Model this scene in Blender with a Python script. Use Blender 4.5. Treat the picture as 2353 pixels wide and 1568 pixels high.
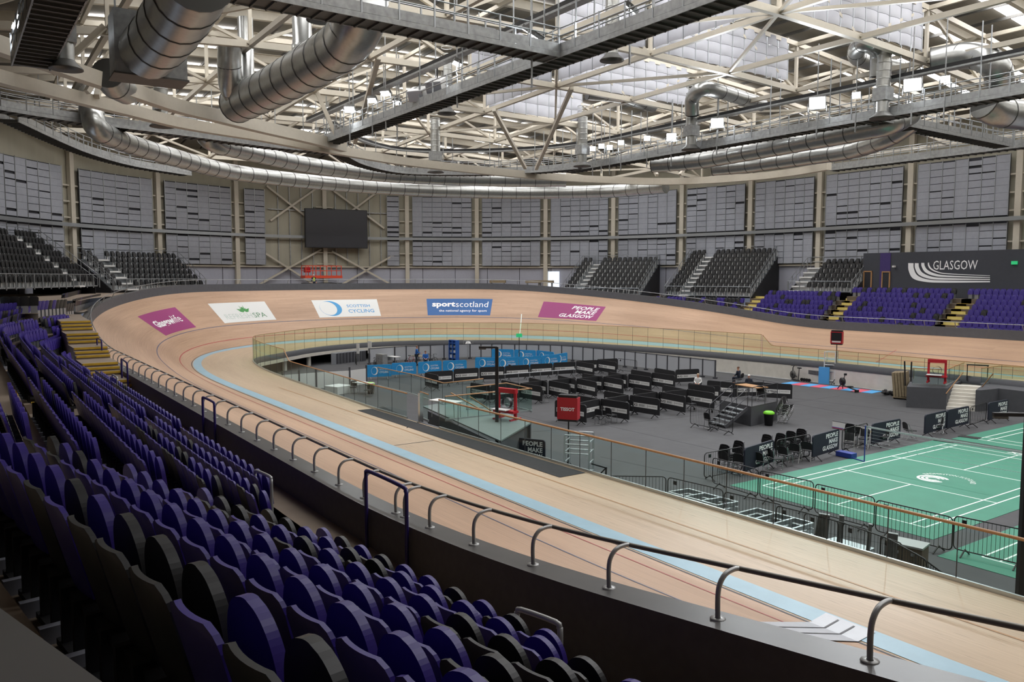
import bpy, math, random
from mathutils import Vector, Matrix
for _o in list(bpy.data.objects): bpy.data.objects.remove(_o)
SC = bpy.context.scene
COL = SC.collection
R = math.radians
# ---------------------------------------------------------------- camera
cd = bpy.data.cameras.new('camera'); cam = bpy.data.objects.new('camera', cd); COL.objects.link(cam)
cd.sensor_width = 36.0; cd.lens = 28.16; cd.clip_start = .05; cd.clip_end = 500
cam.matrix_world = (Matrix.Translation((18.8164, -24.4219, 7.7648)) @ Matrix.Rotation(.9689, 4, 'Z')
                    @ Matrix.Rotation(1.4913, 4, 'X') @ Matrix.Rotation(-.0039, 4, 'Y'))
SC.camera = cam
# ---------------------------------------------------------------- world, exposure, light paths
SC.view_settings.view_transform = 'Standard'; SC.view_settings.look = 'None'
SC.view_settings.gamma = 1.0; SC.view_settings.use_curve_mapping = False
SC.view_settings.exposure = 0.4
W = bpy.data.worlds.new('sky'); SC.world = W; W.use_nodes = True
W.node_tree.nodes['Background'].inputs[0].default_value = (.75, .85, 1, 1)
W.node_tree.nodes['Background'].inputs[1].default_value = .6
cy = SC.cycles
cy.max_bounces = 6; cy.diffuse_bounces = 4; cy.glossy_bounces = 3; cy.transmission_bounces = 4
cy.transparent_max_bounces = 24; cy.caustics_reflective = False; cy.caustics_refractive = False
cy.sample_clamp_indirect = 4.0; cy.use_denoising = True
SKYLIGHT = 13.0       # radiance of the roof's translucent strips
# ---------------------------------------------------------------- materials
def srgb(c):
    if isinstance(c, str): c = tuple(int(c[i:i+2], 16) for i in (0, 2, 4))
    f = lambda v: v/12.92 if v <= .04045 else ((v+.055)/1.055)**2.4
    return tuple(f(v/255) for v in c) + (1.0,)
MATS = {}
def mat(name, col, rough=.6, metal=0.0, var=.0, scale=4.0, bump=0.0, spec=.5, stretch=(1, 1, 1), emit=0):
    m = bpy.data.materials.new(name); m.use_nodes = True; nt = m.node_tree
    b = nt.nodes['Principled BSDF']; c = srgb(col)
    b.inputs['Base Color'].default_value = c; b.inputs['Roughness'].default_value = rough
    b.inputs['Metallic'].default_value = metal; b.inputs['Specular IOR Level'].default_value = spec
    if emit: b.inputs['Emission Color'].default_value = c; b.inputs['Emission Strength'].default_value = emit
    if var or bump:
        tc = nt.nodes.new('ShaderNodeTexCoord'); mp = nt.nodes.new('ShaderNodeMapping'); no = nt.nodes.new('ShaderNodeTexNoise')
        nt.links.new(tc.outputs['Object'], mp.inputs[0]); nt.links.new(mp.outputs[0], no.inputs['Vector'])
        mp.inputs['Scale'].default_value = stretch; no.inputs['Scale'].default_value = scale; no.inputs['Detail'].default_value = 5
        if var:
            r = nt.nodes.new('ShaderNodeValToRGB'); nt.links.new(no.outputs[0], r.inputs[0])
            r.color_ramp.elements[0].position = .25; r.color_ramp.elements[1].position = .75
            r.color_ramp.elements[0].color = tuple(v*(1-var) for v in c[:3]) + (1,)
            r.color_ramp.elements[1].color = tuple(min(1, v*(1+var)) for v in c[:3]) + (1,)
            nt.links.new(r.outputs[0], b.inputs['Base Color'])
        if bump:
            bp = nt.nodes.new('ShaderNodeBump'); bp.inputs['Strength'].default_value = bump
            nt.links.new(no.outputs[0], bp.inputs['Height']); nt.links.new(bp.outputs[0], b.inputs['Normal'])
    MATS[name] = m; return m
def emis(name, col, s):
    m = bpy.data.materials.new(name); m.use_nodes = True; nt = m.node_tree; nt.nodes.clear()
    e = nt.nodes.new('ShaderNodeEmission'); o = nt.nodes.new('ShaderNodeOutputMaterial')
    e.inputs[0].default_value = srgb(col); e.inputs[1].default_value = s; nt.links.new(e.outputs[0], o.inputs[0])
    MATS[name] = m; return m
def glass(name, tint, refl=.08):
    m = bpy.data.materials.new(name); m.use_nodes = True; nt = m.node_tree; nt.nodes.clear()
    t = nt.nodes.new('ShaderNodeBsdfTransparent'); g = nt.nodes.new('ShaderNodeBsdfGlossy'); x = nt.nodes.new('ShaderNodeMixShader')
    f = nt.nodes.new('ShaderNodeLayerWeight'); f.inputs[0].default_value = .5; f = f; k = nt.nodes.new('ShaderNodeMath'); k.operation = 'POWER'; k.inputs[1].default_value = 4.0; k2 = nt.nodes.new('ShaderNodeMath'); k2.operation = 'MULTIPLY_ADD'; k2.inputs[1].default_value = .16; k2.inputs[2].default_value = .012; nt.links.new(f.outputs['Facing'], k.inputs[0]); nt.links.new(k.outputs[0], k2.inputs[0])
    o = nt.nodes.new('ShaderNodeOutputMaterial'); t.inputs[0].default_value = tint + (1,)
    g.inputs['Roughness'].default_value = .03
    nt.links.new(k2.outputs[0], x.inputs[0]); nt.links.new(t.outputs[0], x.inputs[1]); nt.links.new(g.outputs[0], x.inputs[2])
    nt.links.new(x.outputs[0], o.inputs[0]); MATS[name] = m; return m
def wood_track(name, cols, streak):
    # pine strips: streaks along the lap direction (UV: u = metres along, v = metres across)
    m = bpy.data.materials.new(name); m.use_nodes = True; nt = m.node_tree; b = nt.nodes['Principled BSDF']
    uv = nt.nodes.new('ShaderNodeUVMap'); uv.uv_map = 'UVMap'
    def noise(sx, sy, det=3):
        mp = nt.nodes.new('ShaderNodeMapping'); mp.inputs['Scale'].default_value = (sx, sy, 1)
        no = nt.nodes.new('ShaderNodeTexNoise'); no.inputs['Scale'].default_value = 1; no.inputs['Detail'].default_value = det
        nt.links.new(uv.outputs[0], mp.inputs[0]); nt.links.new(mp.outputs[0], no.inputs['Vector']); return no
    n1 = noise(.30, 22); n2 = noise(.08, .9, 4); n3 = noise(1.6, 34, 2)
    mx = nt.nodes.new('ShaderNodeMix'); mx.data_type = 'FLOAT'; mx.inputs[0].default_value = .5
    nt.links.new(n1.outputs[0], mx.inputs[2]); nt.links.new(n2.outputs[0], mx.inputs[3])
    r = nt.nodes.new('ShaderNodeValToRGB'); nt.links.new(mx.outputs[0], r.inputs[0])
    e = r.color_ramp.elements; e[0].position = .34; e[1].position = .64
    e[0].color = srgb(cols[0]); e[1].color = srgb(cols[1])
    r3 = nt.nodes.new('ShaderNodeValToRGB'); nt.links.new(n3.outputs[0], r3.inputs[0])
    e = r3.color_ramp.elements; e[0].position = .28; e[1].position = .36
    e[0].color = (streak, streak, streak, 1); e[1].color = (1, 1, 1, 1)
    mm = nt.nodes.new('ShaderNodeMix'); mm.data_type = 'RGBA'; mm.blend_type = 'MULTIPLY'; mm.inputs[0].default_value = 1
    nt.links.new(r.outputs[0], mm.inputs[6]); nt.links.new(r3.outputs[0], mm.inputs[7])
    nt.links.new(mm.outputs[2], b.inputs['Base Color']); b.inputs['Roughness'].default_value = .42
    b.inputs['Specular IOR Level'].default_value = .35
    MATS[name] = m; return m
wood_track('pine', ('a5866d', 'c4a388'), .62)
wood_track('pine_apron', ('b09a80', 'c6b095'), .55)
mat('blue_paint', '93b4c3', .45, var=.06, scale=2); mat('line_black', '2d2a30', .5); mat('line_red', 'a8383c', .5); mat('line_blue', '4a5470', .5)
mat('silver_paint', 'b9bcc2', .4, var=.05)
mat('fascia_grey', '5b5d63', .55, var=.08, scale=3); mat('ledge_dark', '565452', .38, var=.12, scale=2); mat('kick_dark', '5f5a54', .7, var=.1, scale=8)
mat('carpet', '4a4a4c', .9, var=.10, scale=1.2); mat('seam', '39393c', .9); mat('mat_black', '2c2b2c', .9, var=.15, scale=6)
mat('concrete', 'd2cec4', .8, var=.08, scale=2); mat('terrace', '8c7d6e', .85, var=.12, scale=1.5); mat('riser', '63584c', .85, var=.1)
mat('skirting', '47484d', .6); mat('yellow', 'c9a32f', .6, var=.1); mat('yellow_stair', 'cbbd78', .7, var=.08)
mat('court_green', '3a7f68', .7, var=.07, scale=.9); mat('white_line', 'e3ece6', .6)
mat('wall_cream', 'a29e8e', .7, var=.06, scale=1.5, stretch=(1, 1, .1)); mat('wall_low', 'a4a6b2', .6, var=.03); mat('steel_cream', 'bfb8a9', .5, var=.04)
mat('panel_lilac', '999ca4', .75, var=.06, scale=3); mat('panel_dark', '33343a', .8); mat('rail_silver', 'a9adb0', .35, .8)
mat('galv', '9fa1a1', .45, .5, var=.22, scale=5); mat('galv_dark', '5c5b58', .55, .5, var=.15); mat('duct', 'a9aaa7', .32, .85, var=.10, scale=5)
mat('duct_seam', '626260', .4, .7); mat('deck', '7b776e', .8, var=.10, scale=3, stretch=(8, .1, 1)); mat('baffle', '9c9da3', .6, var=.03)
mat('dark_wall', '3a3c43', .7, var=.05); mat('purple_wall', '3a2c63', .6); mat('timber', 'b0855a', .45, var=.12, scale=8)
mat('white', 'dcdcda', .5); mat('white_text', 'f2f2f2', .5); mat('black', '141416', .5); mat('soft_black', '1d1d20', .7, var=.1); mat('navy_cover', '1c2130', .75, var=.12, scale=5)
mat('purple_seat', '35267a', .38, var=.04); mat('black_seat', '1e1e1f', .42); mat('purple_tube', '2f2363', .3); mat('steel_tube', 'a2a2a0', .35, .35); mat('dark_tube', '7d786e', .4, .25)
mat('chrome', 'c5c8ca', .2, .9); mat('alu', 'c3c9cc', .3, .8, var=.05); mat('screen', '35363b', .35)
mat('magenta', '96306f', .5); mat('sign_white', 'dfe0dd', .5); mat('sign_blue', '1c5a9a', .5); mat('cyan_logo', '3d95cc', .5); mat('leaf', '3f8f45', .5); mat('pale_text', 'c2cdc6', .5); mat('green_text', '5b8a66', .5)
mat('blue_cover', '2590cf', .65, var=.1, scale=6); mat('red', 'b0202c', .4); mat('orange_lift', 'd2492c', .5); mat('hivis', 'c8dc28', .6); mat('skin', 'c98f72', .6); mat('hair', '5a3c28', .7); mat('hair_pale', 'b9a58c', .7)
mat('jacket', '1d2433', .8); mat('blue_shirt', '2468b8', .8); mat('lime', '7ad02a', .5); mat('mat_blue', '4f9fd8', .8); mat('mat_red', 'd0566a', .8)
mat('landing_grey', '6f7a78', .5, var=.06); mat('grey_box', '4b4c50', .75, var=.08); mat('shelf_blue', '2f62b0', .5); mat('khaki', '8a7c63', .8, var=.15, scale=6); mat('net_blue', '283c8f', .5); mat('net', 'b8bcc0', .8); mat('rubber', '1b1b1c', .8)
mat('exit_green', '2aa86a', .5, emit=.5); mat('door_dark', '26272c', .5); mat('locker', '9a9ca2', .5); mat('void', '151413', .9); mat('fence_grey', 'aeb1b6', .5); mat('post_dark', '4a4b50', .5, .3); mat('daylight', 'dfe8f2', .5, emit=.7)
emis('skylight', 'f8f7f8', SKYLIGHT); emis('lamp', 'f4f9ff', 60.0); emis('lamp_small', 'f4f9ff', 22.0)
glass('glass_clear', (.88, .945, .925)); glass('glass_fence', (.62, .64, .66)); glass('glass_far', (.90, .955, .88))
# ---------------------------------------------------------------- mesh helpers
class MB:
    def __init__(s): s.v = []; s.f = []; s.m = []; s.sm = []; s.uv = None
    def add(s, vs, fs, mi=0, sm=False):
        o = len(s.v); s.v += [tuple(v) for v in vs]
        s.f += [tuple(i+o for i in f) for f in fs]; s.m += [mi]*len(fs); s.sm += [sm]*len(fs); return s
    def hexa(s, p, mi=0):
        return s.add(p, [(0, 3, 2, 1), (4, 5, 6, 7), (0, 1, 5, 4), (1, 2, 6, 5), (2, 3, 7, 6), (3, 0, 4, 7)], mi)
    def box(s, c, d, mi=0, rz=0, M=None):
        x, y, z = d[0]/2, d[1]/2, d[2]/2; ca, sa = math.cos(rz), math.sin(rz)
        p = [(-x, -y, -z), (x, -y, -z), (x, y, -z), (-x, y, -z), (-x, -y, z), (x, -y, z), (x, y, z), (-x, y, z)]
        p = [(c[0]+a*ca-b*sa, c[1]+a*sa+b*ca, c[2]+e) for a, b, e in p]
        if M: p = [M @ Vector(q) for q in p]
        return s.hexa(p, mi)
    def beam(s, a, b, w, h, mi=0, up=(0, 0, 1)):
        a = Vector(a); b = Vector(b); d = (b-a); 
        if d.length < 1e-6: return s
        d.normalize(); u = Vector(up)
        if abs(d.dot(u)) > .98: u = Vector((1, 0, 0))
        r = d.cross(u).normalized(); u = r.cross(d)
        p = []
        for q in (a, b): p += [q-r*w/2-u*h/2, q+r*w/2-u*h/2, q+r*w/2+u*h/2, q-r*w/2+u*h/2]
        return s.hexa(p, mi)
    def ibeam(s, a, b, w, h, t=.04, mi=0):
        a = Vector(a); b = Vector(b); z = Vector((0, 0, h/2-t/2))
        s.beam(a+z, b+z, w, t, mi); s.beam(a-z, b-z, w, t, mi); return s.beam(a, b, t, h-2*t, mi)
    def path_beam(s, pts, w, h, mi=0, closed=False):
        # rectangular section swept along a path, mitred, up = z
        n = len(pts); P = [Vector(p) for p in pts]; vs = []
        for i in range(n):
            a = P[i-1] if (i > 0 or closed) else P[i]; b = P[(i+1) % n] if (i < n-1 or closed) else P[i]
            d = (b-a); d.z = 0; d.normalize(); r = Vector((d.y, -d.x, 0))
            vs += [P[i]-r*w/2-Vector((0, 0, h/2)), P[i]+r*w/2-Vector((0, 0, h/2)), P[i]+r*w/2+Vector((0, 0, h/2)), P[i]-r*w/2+Vector((0, 0, h/2))]
        fs = []
        for i in range(n if closed else n-1):
            j = (i+1) % n
            for k in range(4):
                l = (k+1) % 4; fs.append((i*4+k, i*4+l, j*4+l, j*4+k))
        if not closed: fs += [(3, 2, 1, 0), tuple((n-1)*4+k for k in range(4))]
        return s.add(vs, fs, mi)
    def tube(s, pts, r, n=8, mi=0, closed=False, sm=True, cap=True):
        P = [Vector(p) for p in pts]; m = len(P); vs = []; prev = None
        rr = r if isinstance(r, (list, tuple)) else [r]*m
        for i in range(m):
            a = P[i-1] if (i > 0 or closed) else P[i]; b = P[(i+1) % m] if (i < m-1 or closed) else P[i]
            d = (b-a).normalized()
            u = prev if prev is not None else (Vector((0, 0, 1)) if abs(d.z) < .9 else Vector((1, 0, 0)))
            e1 = (u-d*u.dot(d))
            if e1.length < 1e-4: e1 = d.orthogonal()
            e1.normalize(); e2 = d.cross(e1); prev = e1
            for k in range(n):
                t = 2*math.pi*k/n; vs.append(P[i]+(e1*math.cos(t)+e2*math.sin(t))*rr[i])
        fs = []
        for i in range(m if closed else m-1):
            j = (i+1) % m
            for k in range(n):
                l = (k+1) % n; fs.append((i*n+k, i*n+l, j*n+l, j*n+k))
        s.add(vs, fs, mi, sm)
        if cap and not closed:
            s.add([vs[k] for k in range(n)], [tuple(range(n-1, -1, -1))], mi); s.add(vs[-n:], [tuple(range(n))], mi)
        return s
    def lathe(s, prof, c=(0, 0, 0), n=20, mi=0, sm=True):
        vs = []; m = len(prof)
        for r, z in prof:
            for k in range(n):
                t = 2*math.pi*k/n; vs.append((c[0]+r*math.cos(t), c[1]+r*math.sin(t), c[2]+z))
        fs = []
        for i in range(m-1):
            for k in range(n):
                l = (k+1) % n; fs.append((i*n+k, i*n+l, (i+1)*n+l, (i+1)*n+k))
        return s.add(vs, fs, mi, sm)
    def grid(s, rows, mi=0, sm=False, closed=False):
        n = len(rows[0]); vs = [p for r in rows for p in r]; fs = []
        for i in range(len(rows)-(0 if closed else 1)):
            i2 = (i+1) % len(rows)
            for j in range(n-1): fs.append((i*n+j, i*n+j+1, i2*n+j+1, i2*n+j))
        return s.add(vs, fs, mi, sm)
    def prism(s, poly, z0, z1, mi=0, mt=None):
        n = len(poly); vs = [(x, y, z0) for x, y in poly]+[(x, y, z1) for x, y in poly]
        s.add(vs, [tuple(range(n-1, -1, -1))]+[(i, (i+1) % n, (i+1) % n+n, i+n) for i in range(n)], mi)
        return s.add(vs[n:], [tuple(range(n))], mi if mt is None else mt)
    def plate(s, poly3, th, mi=0):
        # a planar 3D polygon given thickness along its normal
        P = [Vector(p) for p in poly3]; nrm = Vector((0, 0, 0))
        for i in range(len(P)): nrm += P[i].cross(P[(i+1) % len(P)])
        nrm.normalize(); n = len(P); vs = [p-nrm*th/2 for p in P]+[p+nrm*th/2 for p in P]
        return s.add(vs, [tuple(range(n-1, -1, -1)), tuple(range(n, 2*n))]+[(i, (i+1) % n, (i+1) % n+n, i+n) for i in range(n)], mi)
    def xf(s, M):
        s.v = [tuple(M @ Vector(v)) for v in s.v]; return s
    def build(s, name, mats, parent=None, loc=None, rz=0):
        me = bpy.data.meshes.new(name); me.from_pydata(s.v, [], s.f)
        if not isinstance(mats, (list, tuple)): mats = [mats]
        for m in mats: me.materials.append(MATS[m])
        me.polygons.foreach_set('material_index', s.m); me.polygons.foreach_set('use_smooth', s.sm)
        if s.uv:
            l = me.uv_layers.new(name='UVMap')
            for lp in me.loops: l.data[lp.index].uv = s.uv[lp.vertex_index]
        me.update(); o = bpy.data.objects.new(name, me); COL.objects.link(o)
        if parent: o.parent = parent
        if loc: o.location = loc
        o.rotation_euler.z = rz; return o
def tag(o, label, cat, group=None, kind=None):
    o['label'] = label; o['category'] = cat
    if group: o['group'] = group
    if kind: o['kind'] = kind
    return o
def thing(name, label, cat, loc=(0, 0, 0), rz=0, group=None):
    o = bpy.data.objects.new(name, None); COL.objects.link(o); o.location = loc; o.rotation_euler.z = rz
    o.empty_display_size = .1; return tag(o, label, cat, group)
def struct(o): o['kind'] = 'structure'; return o
def dup(root, loc, rz, label, group=None, sx=None):
    r = root.copy(); COL.objects.link(r); r.location = loc; r.rotation_euler = (0, 0, rz); r['label'] = label
    if group: r['group'] = group
    if sx: r.scale = sx
    for ch in list(root.children):
        c = ch.copy(); COL.objects.link(c); c.parent = r
        for g in ch.children:
            d = g.copy(); COL.objects.link(d); d.parent = c
    return r
ORD = 'zeroth first second third fourth fifth sixth seventh eighth ninth tenth eleventh twelfth thirteenth fourteenth fifteenth sixteenth seventeenth eighteenth nineteenth twentieth'.split()
def ordn(i): return ORD[i] if i < 21 else (['twenty', 'thirty', 'forty', 'fifty'][i//10-2]+'-'+ORD[i % 10] if i % 10 else ['twentieth', 'thirtieth', 'fortieth', 'fiftieth'][i//10-2])
def text2d(body, size=1.0, align='LEFT', shear=0.0, bold=0.0, space=1.0, line=1.0):
    cu = bpy.data.curves.new('t', 'FONT'); cu.body = body; cu.size = size; cu.align_x = align; cu.shear = shear
    cu.offset = bold; cu.space_character = space; cu.space_line = line; cu.resolution_u = 2; cu.fill_mode = 'FRONT'
    ob = bpy.data.objects.new('t', cu); COL.objects.link(ob)
    dg = bpy.context.evaluated_depsgraph_get(); me = bpy.data.meshes.new_from_object(ob.evaluated_get(dg))
    vs = [(v.co.x, v.co.y) for v in me.vertices]; fs = [tuple(p.vertices) for p in me.polygons]
    bpy.data.objects.remove(ob); bpy.data.curves.remove(cu); bpy.data.meshes.remove(me)
    return vs, fs
def put_text(mb, t, f, mi=0):
    vs, fs = t; return mb.add([f(x, y) for x, y in vs], fs, mi)
def fit(t, x0, x1, y0, y1):
    vs, fs = t; ax = min(v[0] for v in vs); bx = max(v[0] for v in vs); ay = min(v[1] for v in vs); by = max(v[1] for v in vs)
    return [(x0+(v[0]-ax)/(bx-ax)*(x1-x0), y0+(v[1]-ay)/(by-ay)*(y1-y0)) for v in vs], fs
def smooth(pts, n=6):
    # Catmull-Rom through points
    P = [Vector(p) for p in pts]; out = []
    for i in range(len(P)-1):
        a = P[i-1] if i else P[i]*2-P[i+1]; b = P[i]; c = P[i+1]; d = P[i+2] if i+2 < len(P) else P[i+1]*2-P[i]
        for k in range(n):
            t = k/n; out.append(.5*((2*b)+(c-a)*t+(2*a-5*b+4*c-d)*t*t+(3*b-a-3*c+d)*t**3))
    out.append(P[-1]); return out
def lerp(a, b, t): return tuple(x+(y-x)*t for x, y in zip(a, b))
def resample(pts, step):
    P = [Vector(p) for p in pts]; L = [0.0]
    for i in range(1, len(P)): L.append(L[-1]+(P[i]-P[i-1]).length)
    n = max(1, round(L[-1]/step)); out = []; j = 0
    for i in range(n+1):
        s = L[-1]*i/n
        while j < len(L)-2 and L[j+1] < s: j += 1
        out.append(P[j].lerp(P[j+1], (s-L[j])/max(1e-9, L[j+1]-L[j])))
    return out

# ================================================================= the banked track as a closed curve
import numpy as np
TP = dict(x0=-8.096, y0=9.521, R=19.621, Lt=30.019, Ls=34.12, h=1.514, ts=14.865, tt=45.425, wd=6.856, hf=.69, lw=.42)
def _lap():
    km = 1/TP['R']; La = math.pi*TP['R']-TP['Lt']; sg = [TP['Ls']/2, TP['Lt'], La, TP['Lt'], TP['Ls']/2]; T = sum(sg)
    s = np.linspace(0, T, int(T/.25)); a = np.cumsum(sg)
    k = np.where(s < a[0], 0, np.where(s < a[1], (s-a[0])/TP['Lt'], np.where(s < a[2], 1, np.where(s < a[3], (a[3]-s)/TP['Lt'], 0))))
    hd = np.concatenate([[0], np.cumsum((k[1:]+k[:-1])/2*np.diff(s))]); hd *= math.pi/hd[-1]; th = math.pi+hd; tm = (th[1:]+th[:-1])/2
    x = np.concatenate([[0], np.cumsum(np.cos(tm)*np.diff(s))]); y = np.concatenate([[0], np.cumsum(np.sin(tm)*np.diff(s))]); y = y-y[-1]/2
    X = np.concatenate([x, -x[1:-1], [x[0]]])+TP['x0']; Y = np.concatenate([y, -y[1:-1], [y[0]]])+TP['y0']
    K = np.concatenate([k, k[1:-1], [0]]); TH = np.concatenate([th, th[1:-1]+math.pi, [th[0]+2*math.pi]])
    return np.concatenate([s, s[1:-1]+T, [2*T]]), X, Y, TH, K, 2*T
LS, LX, LY, LTH, LK, LT = _lap()
_w = 14; _k = np.concatenate([LK[-1-_w:-1], LK, LK[1:_w+1]]); LK = np.convolve(_k, np.ones(2*_w+1)/(2*_w+1), 'valid')   # the banking eases in and out
def at(s):
    s = s % LT; th = float(np.interp(s, LS, LTH))
    return float(np.interp(s, LS, LX)), float(np.interp(s, LS, LY)), math.sin(th), -math.cos(th), float(np.interp(s, LS, LK)), th
def off(s, d, z=0.0):
    x, y, nx, ny, k, th = at(s); return (x+nx*d, y+ny*d, z)
def bank(k): return R(TP['ts']+(TP['tt']-TP['ts'])*k)
def surf(s, d, lift=0.0):
    x, y, nx, ny, k, th = at(s); b = bank(k)
    if d <= 0: return (x+nx*d, y+ny*d, TP['h']+lift)
    h = d*math.cos(b)-lift*math.sin(b); return (x+nx*h, y+ny*h, TP['h']+d*math.sin(b)+lift*math.cos(b))
def top(s):   # plan offset and height of the track's outer edge
    b = bank(at(s)[4]); return TP['wd']*math.cos(b), TP['h']+TP['wd']*math.sin(b)
def ss(a, b, step):
    n = max(1, int(round((b-a)/step))); return [a+(b-a)*i/n for i in range(n+1)]
DIN = -4.25
_dt = ((0, -3.4), (8, -3.3), (13, -3.65), (17.5, -4.05), (24, -4.9), (29, -5.7), (35.5, -6.5), (47, -8.4), (55, -8.8), (61.5, -8.4), (70, -8.1), (77, -7.5), (82, -6.9), (86, -5.9), (89, -4.7), (91, -4.35), (102, -4.25), (112, -3.95), (118, -3.75), (125, -3.85), (135, -4.1), (146, -4.35), (160, -4.3), (200, -4.25))
def din(s): s = s % LT; return float(np.interp(s, [a for a, b in _dt]+[LT], [b for a, b in _dt]+[-3.4]))
# ---------------------------------------------------------------- track surface and its painted lines
track = thing('cycling_track', 'banked pale pine cycling track sweeping round the grey infield', 'track')
mb = MB(); mb.uv = []
DS = [-9, -2.4, 0, .8, 1.8, 2.8, 3.8, 4.8, 5.8, TP['wd']]
SS = ss(0, LT, .7)[:-1]; rows = []
for s in SS+[LT]:
    rows.append([surf(s, din(s) if d == -9 else d) for d in DS]); mb.uv += [(s, din(s) if d == -9 else d) for d in DS]
mb.grid(rows, 0, True)
mb.m = [1 if (i % (len(DS)-1)) < 2 else 0 for i in range(len(mb.f))]
mb.build('track_surface', ['pine', 'pine_apron'], track)
def tstrip(name, m, d0, d1, s0, s1, lift=.006, nd=1, step=.7, par=None, label=None):
    q = MB(); q.grid([[surf(s, d0+(d1-d0)*j/nd, lift) for j in range(nd+1)] for s in ss(s0, s1, step)], 0, True)
    o = q.build(name, m, par or track)
    if label: o['label'] = label
    return o
def bw(s): return -.66-float(np.interp(s % LT, (0, 10, 20, 30, 45, 60, 70, 78, 84), (.3, .6, 1.4, 2.6, 3.3, 3.2, 2.0, .5, 0)))
q = MB(); q.grid([[surf(s, bw(s), .008), surf(s, -.1, .008)] for s in ss(0, LT, .7)], 0); q.build('blue_band', 'blue_paint', track)['label'] = 'pale blue band along the foot of the banking'
tstrip('lane_line', 'line_black', -.04, .02, 0, LT, label='black line at the foot of the banking')
tstrip('lane_line', 'line_red', .86, .92, 0, LT, label='red line above the pale blue band')
tstrip('lane_line', 'line_blue', 2.52, 2.58, 0, LT, label='dark blue line a third of the way up the banking')
tstrip('lane_line', 'timber', -2.42, -2.36, 108, 160, label='brown line along the flat apron')
q = MB(); q.grid([[surf(144.2+.12*d, d, .02) for d in (-.6, -.1, .001, .7, 1.5, 2.3, 3.1)], [surf(144.5+.10*d, d, .02) for d in (-.6, -.1, .001, .7, 1.5, 2.3, 3.1)], [surf(144.85+.08*d, d, .02) for d in (-.6, -.1, .001, .7, 1.5, 2.3, 3.1)], [surf(145.15+.06*d, d, .02) for d in (-.6, -.1, .001, .7, 1.5, 2.3, 3.1)]], 0)
fl = q.build('finish_band', 'silver_paint', track); fl['label'] = 'silver white finish band painted across the track'
for a in (.30, .62):
    q = MB(); q.grid([[surf(144.2+.12*d+(.95-.06*d)*a+e, d, .027) for d in (-.5, -.1, .001, .7, 1.5, 2.3, 3.0)] for e in (0, .035)], 0); q.build('thin_line', 'line_black', fl)
for s0 in (126.0,):
    q = MB(); q.grid([[surf(s0+e, d, .006) for d in (-2.4, -1.5, -.7)] for e in (0, .05)]); q.build('cross_line', 'line_black', track)
q = MB(); q.grid([[surf(44.5+.15*d+e, d, .007) for d in (-.1, .7, 1.5, 2.3, 3.2)] for e in (0, .09)]); q.build('cross_line', 'white_line', track)
q = MB(); q.grid([[surf(6.0+.05*d+e, d, .007) for d in (-.1, .7, 1.5, 2.3, 3.0)] for e in (0, .05)]); q.build('cross_line', 'line_red', track)
# painted sponsor panels on the banking (6.3 m x 2.45 m each)
def panel(s0, m, label, d0=2.85, d1=5.35, w=6.3):
    o = tstrip('painted_panel', m, d0, d1, s0-w, s0, .008, 5, .4, label=label)
    return o, (lambda u, v: surf(s0-u, d0+v, .016))
Wp, Hp = 6.3, 2.5
p, f = panel(87.0, 'magenta', 'magenta panel with white one-line lettering, leftmost on the banking')
q = MB(); put_text(q, fit(text2d('Glasgow', 1, bold=.035), .75, 4.25, .62, 1.62), f); put_text(q, fit(text2d('life', 1), 4.25, 5.5, .88, 1.72), f); q.build('lettering', 'white_text', p)
p, f = panel(76.5, 'sign_white', 'white panel with a green leaf sprig, second on the banking')
q = MB(); put_text(q, fit(text2d('REFRESH', 1), .75, 3.95, .42, 1.05), f); q.build('lettering', 'pale_text', p)
q = MB(); put_text(q, fit(text2d('SPA', 1), 4.1, 5.55, .42, 1.05), f); q.build('lettering', 'green_text', p)
q = MB()
for an, ln, wd in ((90, .72, .17), (58, .62, .12), (122, .62, .12), (32, .85, .13), (148, .85, .13), (12, .6, .09), (168, .6, .09), (75, .95, .05), (105, .95, .05)):
    c, s_ = math.cos(R(an)), math.sin(R(an)); pts = []
    for t in (.15, .4, .65, .85, 1): pts.append((t*ln, wd*math.sin(math.pi*min(1, t)**.9)))
    poly = [(t, w) for t, w in pts]+[(t, -w) for t, w in reversed(pts[:-1])]
    poly = [(3.45+t*c-w*s_, 1.22+(t*s_+w*c)*.95) for t, w in poly]
    q.add([f(x, y) for x, y in poly], [tuple(range(len(poly)))])
q.build('leaf_emblem', 'leaf', p)
p, f = panel(65.5, 'sign_white', 'white panel with a blue crescent ring, third on the banking')
q = MB(); put_text(q, fit(text2d('SCOTTISH', 1, bold=.012), 3.2, 5.45, 1.35, 1.75), f); put_text(q, fit(text2d('CYCLING', 1, bold=.012), 3.2, 5.75, .55, 1.05), f); q.build('lettering', 'cyan_logo', p)
q = MB(); n = 40; vs = []
for i in range(n):
    t = 2*math.pi*i/n; vs += [f(1.55+1.08*math.cos(t), 1.25+1.08*math.sin(t)), f(1.32+.83*math.cos(t), 1.27+.98*math.sin(t))]
q.add(vs, [(2*i, 2*((i+1) % n), 2*((i+1) % n)+1, 2*i+1) for i in range(n)]); q.build('crescent_ring', 'cyan_logo', p)
p, f = panel(54.5, 'sign_blue', 'blue panel with two lines of white lettering, fourth on the banking')
q = MB(); put_text(q, fit(text2d('sport', 1, bold=.04), .5, 2.75, 1.05, 2.0), f); put_text(q, fit(text2d('scotland', 1), 2.8, 5.95, 1.22, 2.08), f)
put_text(q, fit(text2d('the national agency for sport', 1, bold=.01), 1.15, 5.9, .42, .85), f); q.build('lettering', 'white_text', p)
p, f = panel(43.25, 'magenta', 'magenta panel with three lines of slanted white lettering, rightmost on the banking')
q = MB()
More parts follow.
